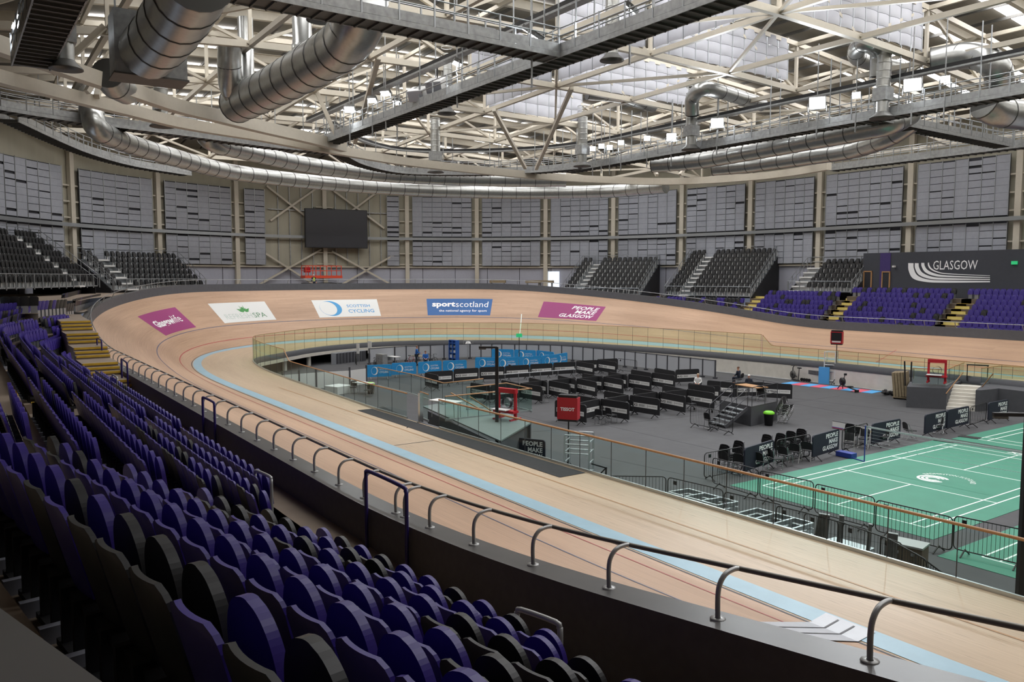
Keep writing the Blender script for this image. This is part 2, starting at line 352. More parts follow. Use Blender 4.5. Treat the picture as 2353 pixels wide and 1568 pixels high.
for w, x0, y0 in (('PEOPLE', 3.05, 1.62), ('MAKE', 3.55, .97), ('GLASGOW', 2.1, .28)):
    put_text(q, fit(text2d(w, 1, shear=.25, bold=.025), x0, 5.85-.12*(1.62-y0), y0, y0+.55), f)
q.build('lettering', 'white_text', p)
# black protective matting on the apron by the near gates
q = MB(); q.grid([[surf(s, d, .012) for d in (din(s)+.2, -2.8)] for s in ss(117.9, 133.3, 1)]); q.build('protective_mat', 'mat_black'); tag(bpy.data.objects['protective_mat'], 'long black rubber mat lying on the wooden apron by the glass gates', 'mat')
# ---------------------------------------------------------------- outer parapet of the track: fascia, ledge and outer face
mb = MB(); rows = []
for s in SS:
    h, z = top(s); zt = z+TP['hf']; w = TP['lw']
    rows.append([off(s, h, z-.02), off(s, h, zt), off(s, h+w, zt), off(s, h+w, z-1.6)])
mb.grid(rows, 0, False, closed=True); mb.m = [i % 3 for i in range(len(mb.f))]
struct(mb.build('wall_parapet', ['fascia_grey', 'ledge_dark', 'kick_dark']))
# ---------------------------------------------------------------- infield: carpet floor, its seams, inner retaining wall
mb = MB(); mb.add([off(s, din(s)-.05, 0) for s in SS], [tuple(range(len(SS)))]); struct(mb.build('floor', 'carpet'))
mb = MB()
for a, b in (((-16.3, 3.29, 0), (2.67, 3.52, 0)), ((-13.59, -2.67, 0), (-12.04, 8.22, 0)), ((-12.04, 8.22, 0), (-11.79, 22.98, 0)), ((-16.18, 18.36, 0), (2.28, 15.81, 0)), ((-12.99, 19.58, 0), (0.04, 21.14, 0)), ((-7.13, -1.77, 0), (-1.15, -0.9, 0)), ((4.67, -2.95, 0), (9.51, -1.4, 0)), ((-18.42, 1.48, 0), (-12.26, 1.23, 0))):
    mb.beam(a, b, .05, .006)
struct(mb.build('floor_seams', 'seam'))
mb = MB(); rows = []
S_IN = [s for s in SS if not (57.5 < s < 91)]
rows = [[off(s, din(s)-.02, 0), off(s, din(s)-.02, TP['h']-.38)] for s in ss(91, LT+57.5, 1.0)]
mb.grid(rows, 0, True); struct(mb.build('wall_infield', 'concrete'))
mb = MB(); rows = [[off(s, din(s)-.05, TP['h']-.40), off(s, din(s)-.05, TP['h']+.012), off(s, din(s)+.10, TP['h']+.012)] for s in SS]
mb.grid(rows, 0, True, closed=True); struct(mb.build('trim_1', 'skirting'))
# the open void under the far turn: edge beam, back wall, columns
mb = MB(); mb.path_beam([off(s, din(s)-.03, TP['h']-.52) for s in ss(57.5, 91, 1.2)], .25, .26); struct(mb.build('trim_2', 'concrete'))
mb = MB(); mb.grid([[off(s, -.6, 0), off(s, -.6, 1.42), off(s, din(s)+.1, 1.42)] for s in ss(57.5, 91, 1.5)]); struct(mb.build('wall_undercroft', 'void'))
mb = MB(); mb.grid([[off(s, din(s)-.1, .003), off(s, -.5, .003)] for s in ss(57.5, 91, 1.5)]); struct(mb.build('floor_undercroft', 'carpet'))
for i, s in enumerate((61.5, 67.0, 72.5, 78, 83.5, 89)):
    q = MB(); q.lathe([(.2, 0), (.2, 1.25)], off(s, din(s)+.35, 0), 14); struct(q.build('trim_%d' % (3+i), 'concrete'))
# ---------------------------------------------------------------- hall shell: walls at a constant distance outside the track
DW = 18.0; C0 = Vector((TP['x0'], TP['y0'], 0))
WP = [Vector(off(s, DW)) for s in ss(0, LT, 1.2)[:-1]]
WA = sorted((math.atan2(p.y-C0.y, p.x-C0.x), (p-C0).length) for p in WP)
_wa = [a for a, r in WA]; _wr = [r for a, r in WA]
def rel(x, y):
    v = Vector((x, y, 0))-C0; a = math.atan2(v.y, v.x)
    return v.length/float(np.interp(a, [_wa[-1]-2*math.pi]+_wa+[_wa[0]+2*math.pi], [_wr[-1]]+_wr+[_wr[0]]))
def zdeck(x, y): return 25.2-3.2*min(1.2, rel(x, y))**2
def zchord(x, y): return 20.9-2.6*min(1.2, rel(x, y))**2
ZE = 22.0
for nm, a, b in (('wall_far', -22, 48), ('wall_left', 48, 104), ('wall_near', 104, 170), ('wall_right', 170, LT-22)):
    q = MB(); q.grid([[off(s, DW, 0), off(s, DW, 9.05), off(s, DW, ZE+.6)] for s in ss(a, b, 1.2)], 0); q.m = [i % 2 for i in range(len(q.f))]
    struct(q.build(nm, ['wall_low', 'wall_cream'] if nm in ('wall_far', 'wall_left') else ['kick_dark', 'riser']))
mb = MB(); rows = []
for r in (0, .12, .25, .4, .55, .7, .85, 1.0, 1.01):
    rows.append([tuple(C0+(p-C0)*r)[:2]+(25.2-3.2*r*r,) for p in WP])
mb.grid([r+[r[0]] for r in rows], 0, True); struct(mb.build('ceiling', 'deck'))
# roof lights: broken strips running across the hall, one window per strip
nwin = 0
for i in range(-13, 8):
    x = TP['x0']+4.5*i+2.0; q = MB(); y = -24.0
    while y < 46:
        if y > -18.5+max(0, (x+30)*.05) and rel(x, y) < .9 and rel(x+1.1, y+2.1) < .9 and ((i*7+int(y*3)) % 9 != 0):
            c = [(x, y), (x+1.15, y), (x+1.15, y+1.9), (x, y+1.9)]
            q.add([(a, b, zdeck(a, b)-.12) for a, b in c], [(0, 1, 2, 3)])
        y += 2.3
    if q.f: nwin += 1; struct(q.build('window_%d' % nwin, 'skylight'))
# roof beams: cream I-sections under the deck, along the roof lights, and dark purlins across
ntrim = 20
for i in range(-13, 8):
    x = TP['x0']+4.5*i+4.1; ys = [y*.5 for y in range(-60, 101) if rel(x, y*.5) < .985]
    if len(ys) < 8: continue
    q = MB()
    pts = [(x, y, zdeck(x, y)-.75) for y in ys[::6]+[ys[-1]]]
    for a, b in zip(pts, pts[1:]): q.ibeam(a, b, .3, .62, .05)
    ntrim += 1; struct(q.build('trim_%d' % ntrim, 'steel_cream'))
for j in range(-16, 19):
    y = 9.8+2.3*j; xs = [x for x in range(-76, 62) if rel(x, y) < .985]
    if len(xs) < 6: continue
    q = MB(); pts = [(x, y, zdeck(x, y)-.3) for x in xs[::5]+[xs[-1]]]
    for a, b in zip(pts, pts[1:]): q.beam(a, b, .09, .2)
    ntrim += 1; struct(q.build('trim_%d' % ntrim, 'galv_dark'))
# concourse floors behind the track
mb = MB(); mb.grid([[off(s, top(s)[0]+TP['lw']-.01, 6.3), off(s, DW+.1, 6.3)] for s in ss(44, 97, 1.0)]); mb.grid([[off(s, 14.0, 5.55), off(s, DW+.1, 5.55)] for s in ss(-24, 44, 1.5)])
mb.grid([[off(s, 13.4, 6.3), off(s, DW+.1, 6.3)] for s in ss(97, 165, 1.5)])
struct(mb.build('floor_concourse', 'terrace'))
# wall columns, the rail round the wall, the sill above the low white panels
for s in (77.0, 71.5, 66.5, 60.75, 55.25, 50.5, 45.75, 40.75, 35.25, 29.25, 22.75, 13.75, 4.5, 83, 89, -5):
    q = MB(); a, b, nx, ny, k, th = at(s)
    x, y, _ = off(s, DW-.3); q.box((x, y, 14), (.5, .42, 16.5), 0, th)
    for z in (9.4, 10.8, 13.4, 14.9, 16.4): q.box((x, y, z), (2.1, .1, .12), 0, th)
    ntrim += 1; struct(q.build('trim_%d' % ntrim, 'steel_cream'))
mb = MB(); mb.path_beam([off(s, DW-.75, 12.68) for s in ss(-14, 104, 1.2)], .16, .34); ntrim += 1; struct(mb.build('trim_%d' % ntrim, 'rail_silver'))
mb = MB(); mb.path_beam([off(s, DW-.15, 9.05) for s in ss(-14, 104, 1.2)], .3, .16); ntrim += 1; struct(mb.build('trim_%d' % ntrim, 'steel_cream'))
# seams between the low white wall panels
mb = MB()
for s in ss(30, 96, 2.2):
    a = off(s, DW-.03, 7.5); mb.box(a, (.05, .04, 3.1), 0, at(s)[5])
ntrim += 1; struct(mb.build('trim_%d' % ntrim, 'seam'))

# ================================================================= seats
def blade(mb, w, z0, z1, y0, y1, th, hw, curve=.0, mi=0, nz=7, nx=4):
    # an upright moulded shell: hw(t) gives the half width factor at height t, bowed by 'curve'
    F = []; B = []
    for i in range(nz+1):
        t = i/nz; t = .45*t+.55*(1-(1-t)**2.2); h = w*hw(t); z = z0+(z1-z0)*t; y = y0+(y1-y0)*t
        F.append([(h*(2*j/nx-1), y-curve*(1-(2*j/nx-1)**2), z) for j in range(nx+1)])
        B.append([(h*(2*j/nx-1), y-curve*(1-(2*j/nx-1)**2)+th, z) for j in range(nx+1)])
    mb.grid([list(reversed(r)) for r in F], mi, True); mb.grid(B, mi, True)
    rim = [(F[i][0], B[i][0]) for i in range(nz+1)]+[(F[nz][j], B[nz][j]) for j in range(1, nx+1)]+[(F[i][nx], B[i][nx]) for i in range(nz-1, -1, -1)]+[(F[0][j], B[0][j]) for j in range(nx-1, -1, -1)]
    mb.grid([[a, b] for a, b in rim], mi)
    return mb
def hw_back(t): return 1.0-.08*(1-t) if t < .8 else max(.6, .6+.4*math.sqrt(max(0, 1-((t-.8)/.2)**2)))
def hw_pan(t): return .92+.08*t/.4 if t < .4 else max(.14, max(0, 1-((t-.4)/.602)**2.3)**(1/2.2))
def seat_parts(kind):
    m = kind+'_seat'
    a = blade(MB(), .222, .36, .86, .13, .0, .026, hw_back, .018, nz=10, nx=6)
    b = blade(MB(), .212, .33, .85, .26, .20, .05, hw_pan, -.004, nz=18, nx=6)
    c = MB(); c.box((0, .17, .30), (.36, .17, .06)); c.box((-.12, .12, .2), (.04, .14, .3)); c.box((.12, .12, .2), (.04, .14, .3)); c.box((0, .1, .03), (.4, .12, .035))
    d = MB(); d.tube([(-.19, .165, .36), (.19, .165, .36)], .016, 6)
    return a, b, c, d
def make_seat(kind):
    t = thing('stadium_seat', 'seat', 'seat')
    a, b, c, d = seat_parts(kind)
    a.build('seat_back', kind+'_seat', t); b.build('seat_pan', kind+'_seat', t)
    f = c.build('support_bracket', 'soft_black', t); d.build('hinge_rod', 'chrome', f); MB().box((.2, .10, .05), (.055, .26, .10)).build('foot_plate', 'wall_low', f)
    return t
SEAT = {'purple': make_seat('purple'), 'black': make_seat('black')}
SEAT_USED = {'purple': False, 'black': False}
def place_seat(kind, loc, rz, label, group):
    p = SEAT[kind]
    if not SEAT_USED[kind]:
        SEAT_USED[kind] = True; p.location = loc; p.rotation_euler.z = rz; p['label'] = label; p['group'] = group; return p
    return dup(p, loc, rz, label, group)
LOW = {}
for kind in ('purple', 'black'):
    q = MB(); blade(q, .222, .38, .86, .10, .0, .028, hw_back, .03, nz=4, nx=2); blade(q, .205, .36, .80, .23, .17, .05, hw_pan, -.02, nz=4, nx=2); q.box((0, .15, .19), (.3, .16, .36), 1); LOW[kind] = q
def add_low(mb, kind, loc, rz, base):
    q = LOW[kind]; ca, sa = math.cos(rz), math.sin(rz); o = len(mb.v)
    mb.v += [(loc[0]+x*ca-y*sa, loc[1]+x*sa+y*ca, loc[2]+z) for x, y, z in q.v]
    mb.f += [tuple(i+o for i in f) for f in q.f]; mb.m += [2 if m else base for m in q.m]; mb.sm += q.sm
RNG = random.Random(7)
PITCH = .457
CAMP = Vector((18.8, -24.4, 7.76))
def row_pts(a, b): return resample([a, b], PITCH)
YK = [-20.17, -21.02, -21.78, -22.55, -23.34, -24.06, -24.8, -25.6]
def ZT(k): return 4.2+.4*k
SEATS = []        # (distance, kind, loc, rz, block, row, index)
def add_row(block, k, pts, ztop, pb, gaps=()):
    P = resample(pts, PITCH)
    for i, (p, q) in enumerate(zip(P, P[1:])):
        c = (p+q)/2
        if any(abs((c.xy-Vector(g)).length) < .55 for g in gaps): continue
        rz = math.atan2(q.y-p.y, q.x-p.x); loc = (c.x, c.y, ztop-.86)
        SEATS.append([(Vector(loc)-CAMP).length, 'black' if RNG.random() < pb else 'purple', loc, rz, block, k, i])
def y1(k, x): return YK[k]-.04+.14*(x-9.0)+.06
ENDS1 = {1: 13.5, 2: 15.2, 3: 16.2, 4: 16.6, 5: 16.9, 6: 17.1}
for k in range(1, 7): add_row('nearest block', k, [(9.1+.12*(k-1), y1(k, 9.1+.12*(k-1)), 0), (ENDS1[k], y1(k, ENDS1[k]), 0)], ZT(k), .26 if k < 4 else .22)
X2 = [(-1.36, 4.7), (-.94, 7.3), (-.71, 7.6), (-.04, 7.8), (.42, 8.1), (4.5, 8.2)]
for k, (a, b) in enumerate(X2): add_row('second block', k, [(a, YK[k], 0), (b, YK[k], 0)], ZT(k), .07)
X3 = [(-11.67, -2.3), (-10.97, -2.1), (-10.41, -1.9), (-9.6, -1.4), (-8.9, -.5)]
for k, (a, b) in enumerate(X3): add_row('third block', k, [(a, YK[k], 0), (b, YK[k], 0)], ZT(k), .03)
L4 = {0: [(-15.6, YK[0], 0), (-12.0, YK[0], 0)], 1: [(-20.3, -20.7, 0), (-18.5, YK[1]+.05, 0), (-11.8, YK[1], 0)],
      2: [(-27.3, -20.0, 0), (-22.8, -21.1, 0), (-20.0, YK[2]+.15, 0), (-11.35, YK[2], 0)],
      3: [(-27.4, -19.9, 0), (-26.1, -20.35, 0), (-23.3, -21.75, 0), (-20.2, YK[3]+.2, 0), (-10.6, YK[3], 0)],
      4: [(-29.9, -19.7, 0), (-27.7, -20.7, 0), (-23.3, -22.3, 0), (-19.2, YK[4]+.2, 0), (-10.0, YK[4], 0)]}
GAP4 = {3: [(-24.8, -20.95)], 4: [(-26.2, -21.25)]}
for k, p in L4.items(): add_row('fourth block', k, smooth(p, 8), ZT(k), .05 if k < 4 else .15, GAP4.get(k, ()))
LU = {5: ([(-20.59, -22.98, 6), (-29.9, -21.38, 6), (-33.55, -19.36, 6)], 6.0, [(-24.74, -22.31, 6)[:2]]), 6: ([(-24.55, -22.82, 6.2), (-29.9, -21.17, 6.2), (-36.74, -18.48, 6.2)], 6.2, ()), 7: ([(-26.61, -22.73, 6.5), (-29.06, -21.5, 6.5), (-33.38, -19.21, 6.5)], 6.5, ()),
      8: ([(-44.74, -18.19, 6.65), (-67.21, -14.15, 6.65), (-90.22, -8.63, 6.65)], 6.65, ()), 9: ([(-37.37, -18.33, 6.45), (-44.72, -16.72, 6.45), (-52.59, -14.92, 6.45)], 6.45, ()), 10: ([(-28.18, -22.65, 6.8), (-28.17, -21.02, 6.8)], 6.8, ())}
for k, (p, z, g) in LU.items(): add_row('upper end block', k, smooth(p, 8), z, .5 if k < 8 else (.97 if k < 10 else .5), g)
FAR = [('far block by the corner', 25.7, 34.6, .55, 5), ('second far block', 16.6, 24.1, .2, 7), ('third far block', 6.2, 14.7, .12, 8), ('last far block', -4.5, 4.3, .02, 8)]
for nm, a, b, pb, nr in FAR:
    for k in range(nr):
        sh = .13*k; p = [off(s, 8.0+.8*k, 0) for s in ss(a+sh, b+sh*.8+(1.2 if k == nr-1 and nr == 8 else 0), 1.0)]
        P = resample(p, .48)
        for i, (u, v) in enumerate(zip(P, P[1:])):
            c = (u+v)/2; loc = (c.x, c.y, 4.05+.4*k-.86)
            SEATS.append([(Vector(loc)-CAMP).length, 'black' if RNG.random() < pb else 'purple', loc, math.atan2(v.y-u.y, v.x-u.x), nm, k, i])
SEATS.sort(key=lambda a: a[0])
rest = MB()
RN = {'nearest block': ['', 'front', 'second', 'third', 'fourth', 'fifth', 'back'], 'second block': ['front', 'second', 'third', 'fourth', 'fifth', 'back'], 'third block': ['front', 'second', 'third', 'fourth', 'back'], 'fourth block': ['front', 'second', 'third', 'fourth', 'back']}
BN = {'nearest block': 'nearest seating block', 'second block': 'second nearest seating block', 'third block': 'third nearest seating block', 'fourth block': 'fourth nearest seating block'}
for n, (dist_, kind, loc, rz, block, k, i) in enumerate(SEATS):
    if n < 300 and block in RN:
        place_seat(kind, loc, rz, '%s tip-up seat, %s from far end, %s row of %s' % (kind, ordn(i+1), RN[block][k], BN[block]), 'tip-up seats in the near stand, %s' % block)
    else: add_low(rest, kind, loc, rz, 0 if kind == 'purple' else 1)
o = rest.build('stadium_seats', ['purple_seat', 'black_seat', 'rail_silver'])
tag(o, 'remaining purple and black tip-up seats of the curved end and far stand', 'seats', None, 'stuff')
# ================================================================= terraces
def tread(mb, pts, z, front, back, drop, mi=0):
    # pts: seat-back line with the track on its left; tread from 'front' metres ahead to 'back' behind, riser dropping 'drop'
    P = [Vector((p[0], p[1], 0)) for p in pts]; rows = []
    for i in range(len(P)):
        d = (P[min(i+1, len(P)-1)]-P[max(i-1, 0)]).normalized(); n = Vector((-d.y, d.x, 0))
        a = P[i]+n*front; b = P[i]-n*back
        rows.append([(a.x, a.y, z-drop), (a.x, a.y, z), (b.x, b.y, z)])
    o = len(mb.f); mb.grid(rows, mi); mb.m = mb.m[:o]+[mi+1 if (i % 2) == 0 else mi for i in range(len(mb.f)-o)]
mb = MB()
for k in range(0, 8):
    a = L4.get(k, [(-19.0, YK[k], 0)]); z = ZT(k)-.86
    left = smooth(a, 8) if k in L4 else [Vector((-18, YK[k], 0)), Vector((-12, YK[k], 0))]
    pts = [p for p in left if p[0] < 8]+[Vector((8.6, YK[k], 0))]
    if k >= 1: pts += [Vector((x, y1(k, x), 0)) for x in (9.3, 12, 15, 19, 23)]
    tread(mb, pts, z, .60, .24, .42)
for k, (p, z, g) in LU.items(): tread(mb, smooth(p, 8), z-.86, .65, .35, .45)
for nm, a, b, pb, nr in FAR:
    for k in range(nr): tread(mb, [off(s, 8.0+.8*k, 0) for s in ss(a-.5, b+2.2, 1.0)], 4.05+.4*k-.86, .60, .26, .42)
struct(mb.build('floor_terrace', ['terrace', 'riser']))
# gangway beside the parapet of the near stand, with its steps up round the bend
mb = MB(); ps = []
def gz(s):
    z = 3.34; 
    for f in range(5):
        s0 = 119.5-f*2.75
        for j in range(3):
            if s < s0-j*.35: z += .15
    return z
for s in ss(119.6, 145.9, 1.2): ps.append([off(s, top(s)[0]+TP['lw']-.02, 3.34), off(s, 9.2, 3.34)])
mb.grid(ps, 0)
mb.add([off(145.9, 6.6, 2.9), off(152, 5.2, 2.9), off(152, 8.5, 2.9), off(145.9, 9.0, 2.9)], [(0, 1, 2, 3)])
struct(mb.build('floor_gangway', 'terrace'))
st = thing('stair_flight', 'stepped gangway climbing beside the curved parapet at the left end', 'stairs', off(112, 7.6, 0))
q = MB(); ny = MB(); edges = [119.6]
for f in range(5):
    for j in range(3): edges.append(119.5-f*2.75-j*.35)
edges.append(100.0)
inv = Matrix.Translation(-Vector(off(112, 7.6, 0)))
for a, b in zip(edges, edges[1:]):
    z = gz((a+b)/2); n = max(1, int((a-b)/.8))
    for s0, s1 in zip(ss(b, a, .8), ss(b, a, .8)[1:]):
        i0, i1 = top(s0)[0]+TP['lw']-.02, top(s1)[0]+TP['lw']-.02
        q.hexa([off(s1, i1, z-1.2), off(s0, i0, z-1.2), off(s0, i0+1.35, z-1.2), off(s1, i1+1.35, z-1.2), off(s1, i1, z), off(s0, i0, z), off(s0, i0+1.35, z), off(s1, i1+1.35, z)])
    if a < 119.55:
        i0 = top(a)[0]+TP['lw']; ny.beam(off(a-.0, i0, z-.04), off(a-.0, i0+1.3, z-.04), .07, .09)
q.xf(inv).build('treads', 'terrace', st); ny.xf(inv).build('nosing', 'yellow', st)
# aisle steps between the near blocks
for n, (x0, x1, ks, lab) in enumerate(((8.3, 9.15, range(1, 6), 'near aisle steps with yellow edges beside the nearest seating block'), (-1.75, -.85, range(1, 6), 'near aisle steps with yellow edges between second and third blocks'), (-11.6, -10.9, range(1, 5), 'near aisle steps with yellow edges between third and fourth blocks'))):
    t = thing('aisle_steps', lab, 'stairs', (x0, -22, 0)); q = MB(); e = MB()
    for k in ks:
        z = ZT(k)-.86; y = YK[k]+.60; xo = .15*(k-1)+(.1 if n == 0 else 0)
        q = MB(); e = MB(); q.box((x0+.42+xo-x0, y+.14+22, z-.3), (.8, .28, .2)); e.box((xo+.42, y+.25+22, z-.2+.005), (.78, .06, .02)); e.box((xo+.42, y-.04+22, z+.006), (.78, .07, .02)); e.build('nosing', 'yellow', q.build('step', 'terrace', t))
for n, s in enumerate((24.9, 15.6, 5.3)):
    t = thing('aisle_steps', 'pale yellow stepped aisle, %s from the left between far purple blocks' % ORD[n+1], 'stairs', off(s, 8, 0), 0); q = MB(); e = MB(); inv = Matrix.Translation(-Vector(off(s, 8, 0)))
    for j in range(14):
        d = 7.55+.42*j; z = 3.2+.2*j; sj = s+.065*j; th = at(sj)[5]; c = off(sj, d+.21, z-.2); q = MB(); e = MB(); q.box(c, (1.15, .43, .4), 0, th); c = off(sj, d+.03, z+.006); e.box(c, (1.12, .06, .02), 0, th); e.xf(inv).build('nosing', 'yellow', q.xf(inv).build('step', 'yellow_stair', t))
for n, (s, d0, d1) in enumerate(((146.1, 6.75, 8.2), (146.5, 6.7, 8.0), (146.9, 6.6, 7.9))):
    q = MB(); a = Vector(off(s, d0, 0)); b = Vector(off(s, d1, 0)); q.beam(a+Vector((0, 0, 3.34-.12*n-.3)), b+Vector((0, 0, 3.34-.12*n-.3)), .42, .6); e = q.build('step', 'terrace')
    tag(e, '%s step down beside the parapet at the bottom right' % ['top', 'middle', 'lowest'][n], 'step'); g = MB(); g.beam(a+Vector((.19, .03, 3.345-.12*n)), b+Vector((.19, .03, 3.345-.12*n)), .07, .015); g.build('nosing', 'yellow', e)
# ================================================================= black retractable stands on the concourse
RS = []
def stand(label, s0, s1, d0, pitch, z0, rise, nr, stair, seatw, name):
    # stair: (fraction of width where the stair starts, its width in metres)
    t = thing('seating_stand', label, 'stand', off((s0+s1)/2, d0, 0)); inv = Matrix.Translation(-Vector(off((s0+s1)/2, d0, 0)))
    a0 = Vector(off(s1, d0, 0)); b0 = Vector(off(s0, d0, 0)); ax = (b0-a0); Wd = ax.length; ax.normalize(); bk = Vector((ax.y, -ax.x, 0))
    if bk.dot(Vector(off(s0, d0+1, 0))-b0) < 0: bk = -bk
    P = lambda u, v, z: a0+ax*u+bk*v+Vector((0, 0, z))
    pl = MB(); fr = MB(); sp = MB(); rl = MB(); zf = z0-.86
    for k in range(nr):
        z = zf+rise*k; v = pitch*k
        pl.hexa([P(0, v, z-.1), P(Wd, v, z-.1), P(Wd, v+pitch, z-.1), P(0, v+pitch, z-.1), P(0, v, z), P(Wd, v, z), P(Wd, v+pitch, z), P(0, v+pitch, z)])
        if z-zf > .2: pl.hexa([P(0, v-.02, z-rise), P(Wd, v-.02, z-rise), P(Wd, v+.02, z-rise), P(0, v+.02, z-rise), P(0, v-.02, z-.1), P(Wd, v-.02, z-.1), P(Wd, v+.02, z-.1), P(0, v+.02, z-.1)])
        rz = math.atan2(-ax.y, -ax.x)
        nS = int(Wd/seatw)
        for i in range(nS):
            u = (i+.5)*Wd/nS
            if stair[1] and stair[0]*Wd-.1 < u < stair[0]*Wd+stair[1]: continue
            RS.append(((P(u, v, z)-CAMP).length, tuple(P(u, v+pitch*.55, z)), rz, name, k, i))
        if stair[1]:
            sp.hexa([P(stair[0]*Wd, v-.3, z-.12), P(stair[0]*Wd+stair[1]-.1, v-.3, z-.12), P(stair[0]*Wd+stair[1]-.1, v+.25, z-.12), P(stair[0]*Wd, v+.25, z-.12), P(stair[0]*Wd, v-.3, z+.02), P(stair[0]*Wd+stair[1]-.1, v-.3, z+.02), P(stair[0]*Wd+stair[1]-.1, v+.25, z+.02), P(stair[0]*Wd, v+.25, z+.02)])
    zt = zf+rise*(nr-1); vt = pitch*nr
    for u in (0, Wd):
        for k in range(0, nr):
            rl.tube([P(u, pitch*k, zf+rise*k), P(u, pitch*k, zf+rise*k+1.05)], .04, 5)
        for e in (.55, 1.05): rl.tube([P(u, 0, zf+e), P(u, pitch*(nr-1), zt+e), P(u, vt, zt+e)], .03, 5)
        fr = MB(); fr.hexa([P(u-.05, .2, 5.4), P(u+.05, .2, 5.4), P(u+.05, vt, 5.4), P(u-.05, vt, 5.4), P(u-.05, .2, zf+.02), P(u+.05, .2, zf+.02), P(u+.05, vt, zt), P(u-.05, vt, zt)]); fr.xf(inv).build('side_skirt', 'soft_black', t)
    n = max(2, int(Wd/1.3))
    for i in range(n+1): rl.tube([P(Wd*i/n, vt-.05, zt), P(Wd*i/n, vt-.05, zt+1.1)], .04, 5)
    for e in (.6, 1.1): rl.tube([P(0, vt-.05, zt+e), P(Wd, vt-.05, zt+e)], .03, 5)
    pl.xf(inv).build('stepped_platform', 'alu', t); rl.xf(inv).build('guard_rail', 'rail_silver', t)
    if stair[1]: sp.xf(inv).build('stair', 'white', t)
    fr2 = MB(); i = 0
    for i in range(n+1): fr2.tube([P(Wd*i/n, -.15, zf-.2), P(Wd*i/n, -.15, zf+.95)], .05, 5)
    fr2.tube([P(0, -.15, zf+.95), P(Wd, -.15, zf+.95)], .035, 5); fr2.xf(inv).build('front_rail', 'rail_silver', t)
stand('black seated stand with white stair, nearest the painted wall corner door', 36.4, 43.4, 10.6, .76, 6.45, .47, 9, (.17, 1.15), .62, 'corner stand')
stand('tallest black seated stand, between two smaller black stands', 26.2, 34.6, 12.2, .56, 6.7, .47, 10, (.19, 1.25), .60, 'tallest stand')
stand('smallest black seated stand, left of the dark lettered wall', 16.9, 23.4, 13.8, .62, 7.3, .46, 6, (.02, 1.6), .60, 'smallest stand')
stand('largest black seated stand at the left edge, behind the curved end', 79.2, 91.5, 12.2, .68, 7.9, .55, 8, (.74, 1.2), .62, 'left stand')
stand('low black seated stand beside the left end of the track parapet', 70.6, 77.8, 12.4, .72, 7.5, .56, 6, (.12, 1.4), .62, 'low left stand')
q = MB(); blade(q, .235, .36, .86, .06, .0, .03, hw_back, .03, nz=4, nx=2); blade(q, .215, .34, .78, .18, .12, .06, hw_pan, -.02, nz=4, nx=2)
RSEAT = q; q2 = MB(); q2.box((0, .1, .19), (.09, .1, .38)); q2.box((-.27, .09, .2), (.035, .05, .42)); q2.box((-.2, .09, .40), (.16, .05, .035))
q.m = [0]*len(q.f); q.add(q2.v, q2.f, 1)
RS.sort(key=lambda a: a[0])
# the 300 that show largest: the three stands facing the camera come first
vis = [r for r in RS if r[3] in ('tallest stand', 'corner stand', 'smallest stand')]; vis = vis[:300]; ids = set(id(r) for r in vis)
first = None; more = MB()
RB = {'tallest stand': 'tallest black stand', 'corner stand': 'black stand by the wall door', 'smallest stand': 'smallest black stand'}
for r in RS:
    if id(r) in ids:
        lab = 'black seat, %s from left, %s row up, %s' % (ordn(r[5]+1), ordn(r[4]+1), RB[r[3]])
        if first is None: first = q.build('plastic_seat', ['black_seat', 'white']); o = first
        else: o = first.copy(); COL.objects.link(o)
        o.location = r[1]; o.rotation_euler = (0, 0, r[2]); tag(o, lab, 'seat', 'seats of the %s' % RB[r[3]])
    else:
        ca, sa = math.cos(r[2]), math.sin(r[2]); n0 = len(more.v)
        more.v += [(r[1][0]+x*ca-y*sa, r[1][1]+x*sa+y*ca, r[1][2]+z) for x, y, z in q.v]; more.f += [tuple(i+n0 for i in f) for f in q.f]; more.m += q.m; more.sm += q.sm
if more.f: tag(more.build('plastic_seats', ['black_seat', 'white']), 'remaining black plastic seats of the two black stands at the left', 'seats', None, 'stuff')

# ================================================================= rails on the parapet, hoop gates, glass balustrades
def par_rail(label, s_posts, s0, s1, step, hook=True):
    t = thing('perimeter_handrail', label, 'handrail', off(s0, 7, 0)); inv = Matrix.Translation(-Vector(off(s0, 7, 0)))
    def lp(s, dd, dz): h, z = top(s); return off(s, h+dd, z+TP['hf']+dz)
    q = MB(); q.tube([lp(s, -.1, .43) for s in ss(s0, s1, step)], .027, 8); q.xf(inv).build('rail', 'dark_tube' if hook else 'rail_silver', t)
    for s in s_posts:
        q = MB(); q.lathe([(.075, 0), (.075, .012), (.03, .016)], lp(s, .2, 0), 10)
        pts = [lp(s, .2, 0), lp(s, .205, .22), lp(s, .18, .34), lp(s, .1, .42), lp(s, -.02, .44), lp(s, -.1, .43)] if hook else [lp(s, .1, 0), lp(s, -.05, .3), lp(s, -.1, .43)]
        q.tube(smooth(pts, 3), .025 if hook else .03, 8 if hook else 5); q.xf(inv).build('post', 'steel_tube' if hook else 'rail_silver', t)
sp = [149.0, 147.6, 146.2, 144.9, 143.6, 142.4, 141.6, 141.3, 140.1]+[139.0-1.22*i for i in range(27)]
par_rail('grey tubular handrail on hooked posts along the near track parapet', sp, 106.0, 150.5, .6)
par_rail('pale slim handrail on the track parapet round the far bend and far straight', [-8+2.35*i for i in range(48)], -9, 105.4, .9, False)
def goff(s): return off(s, top(s)[0]+TP['lw']+.06, 3.34)
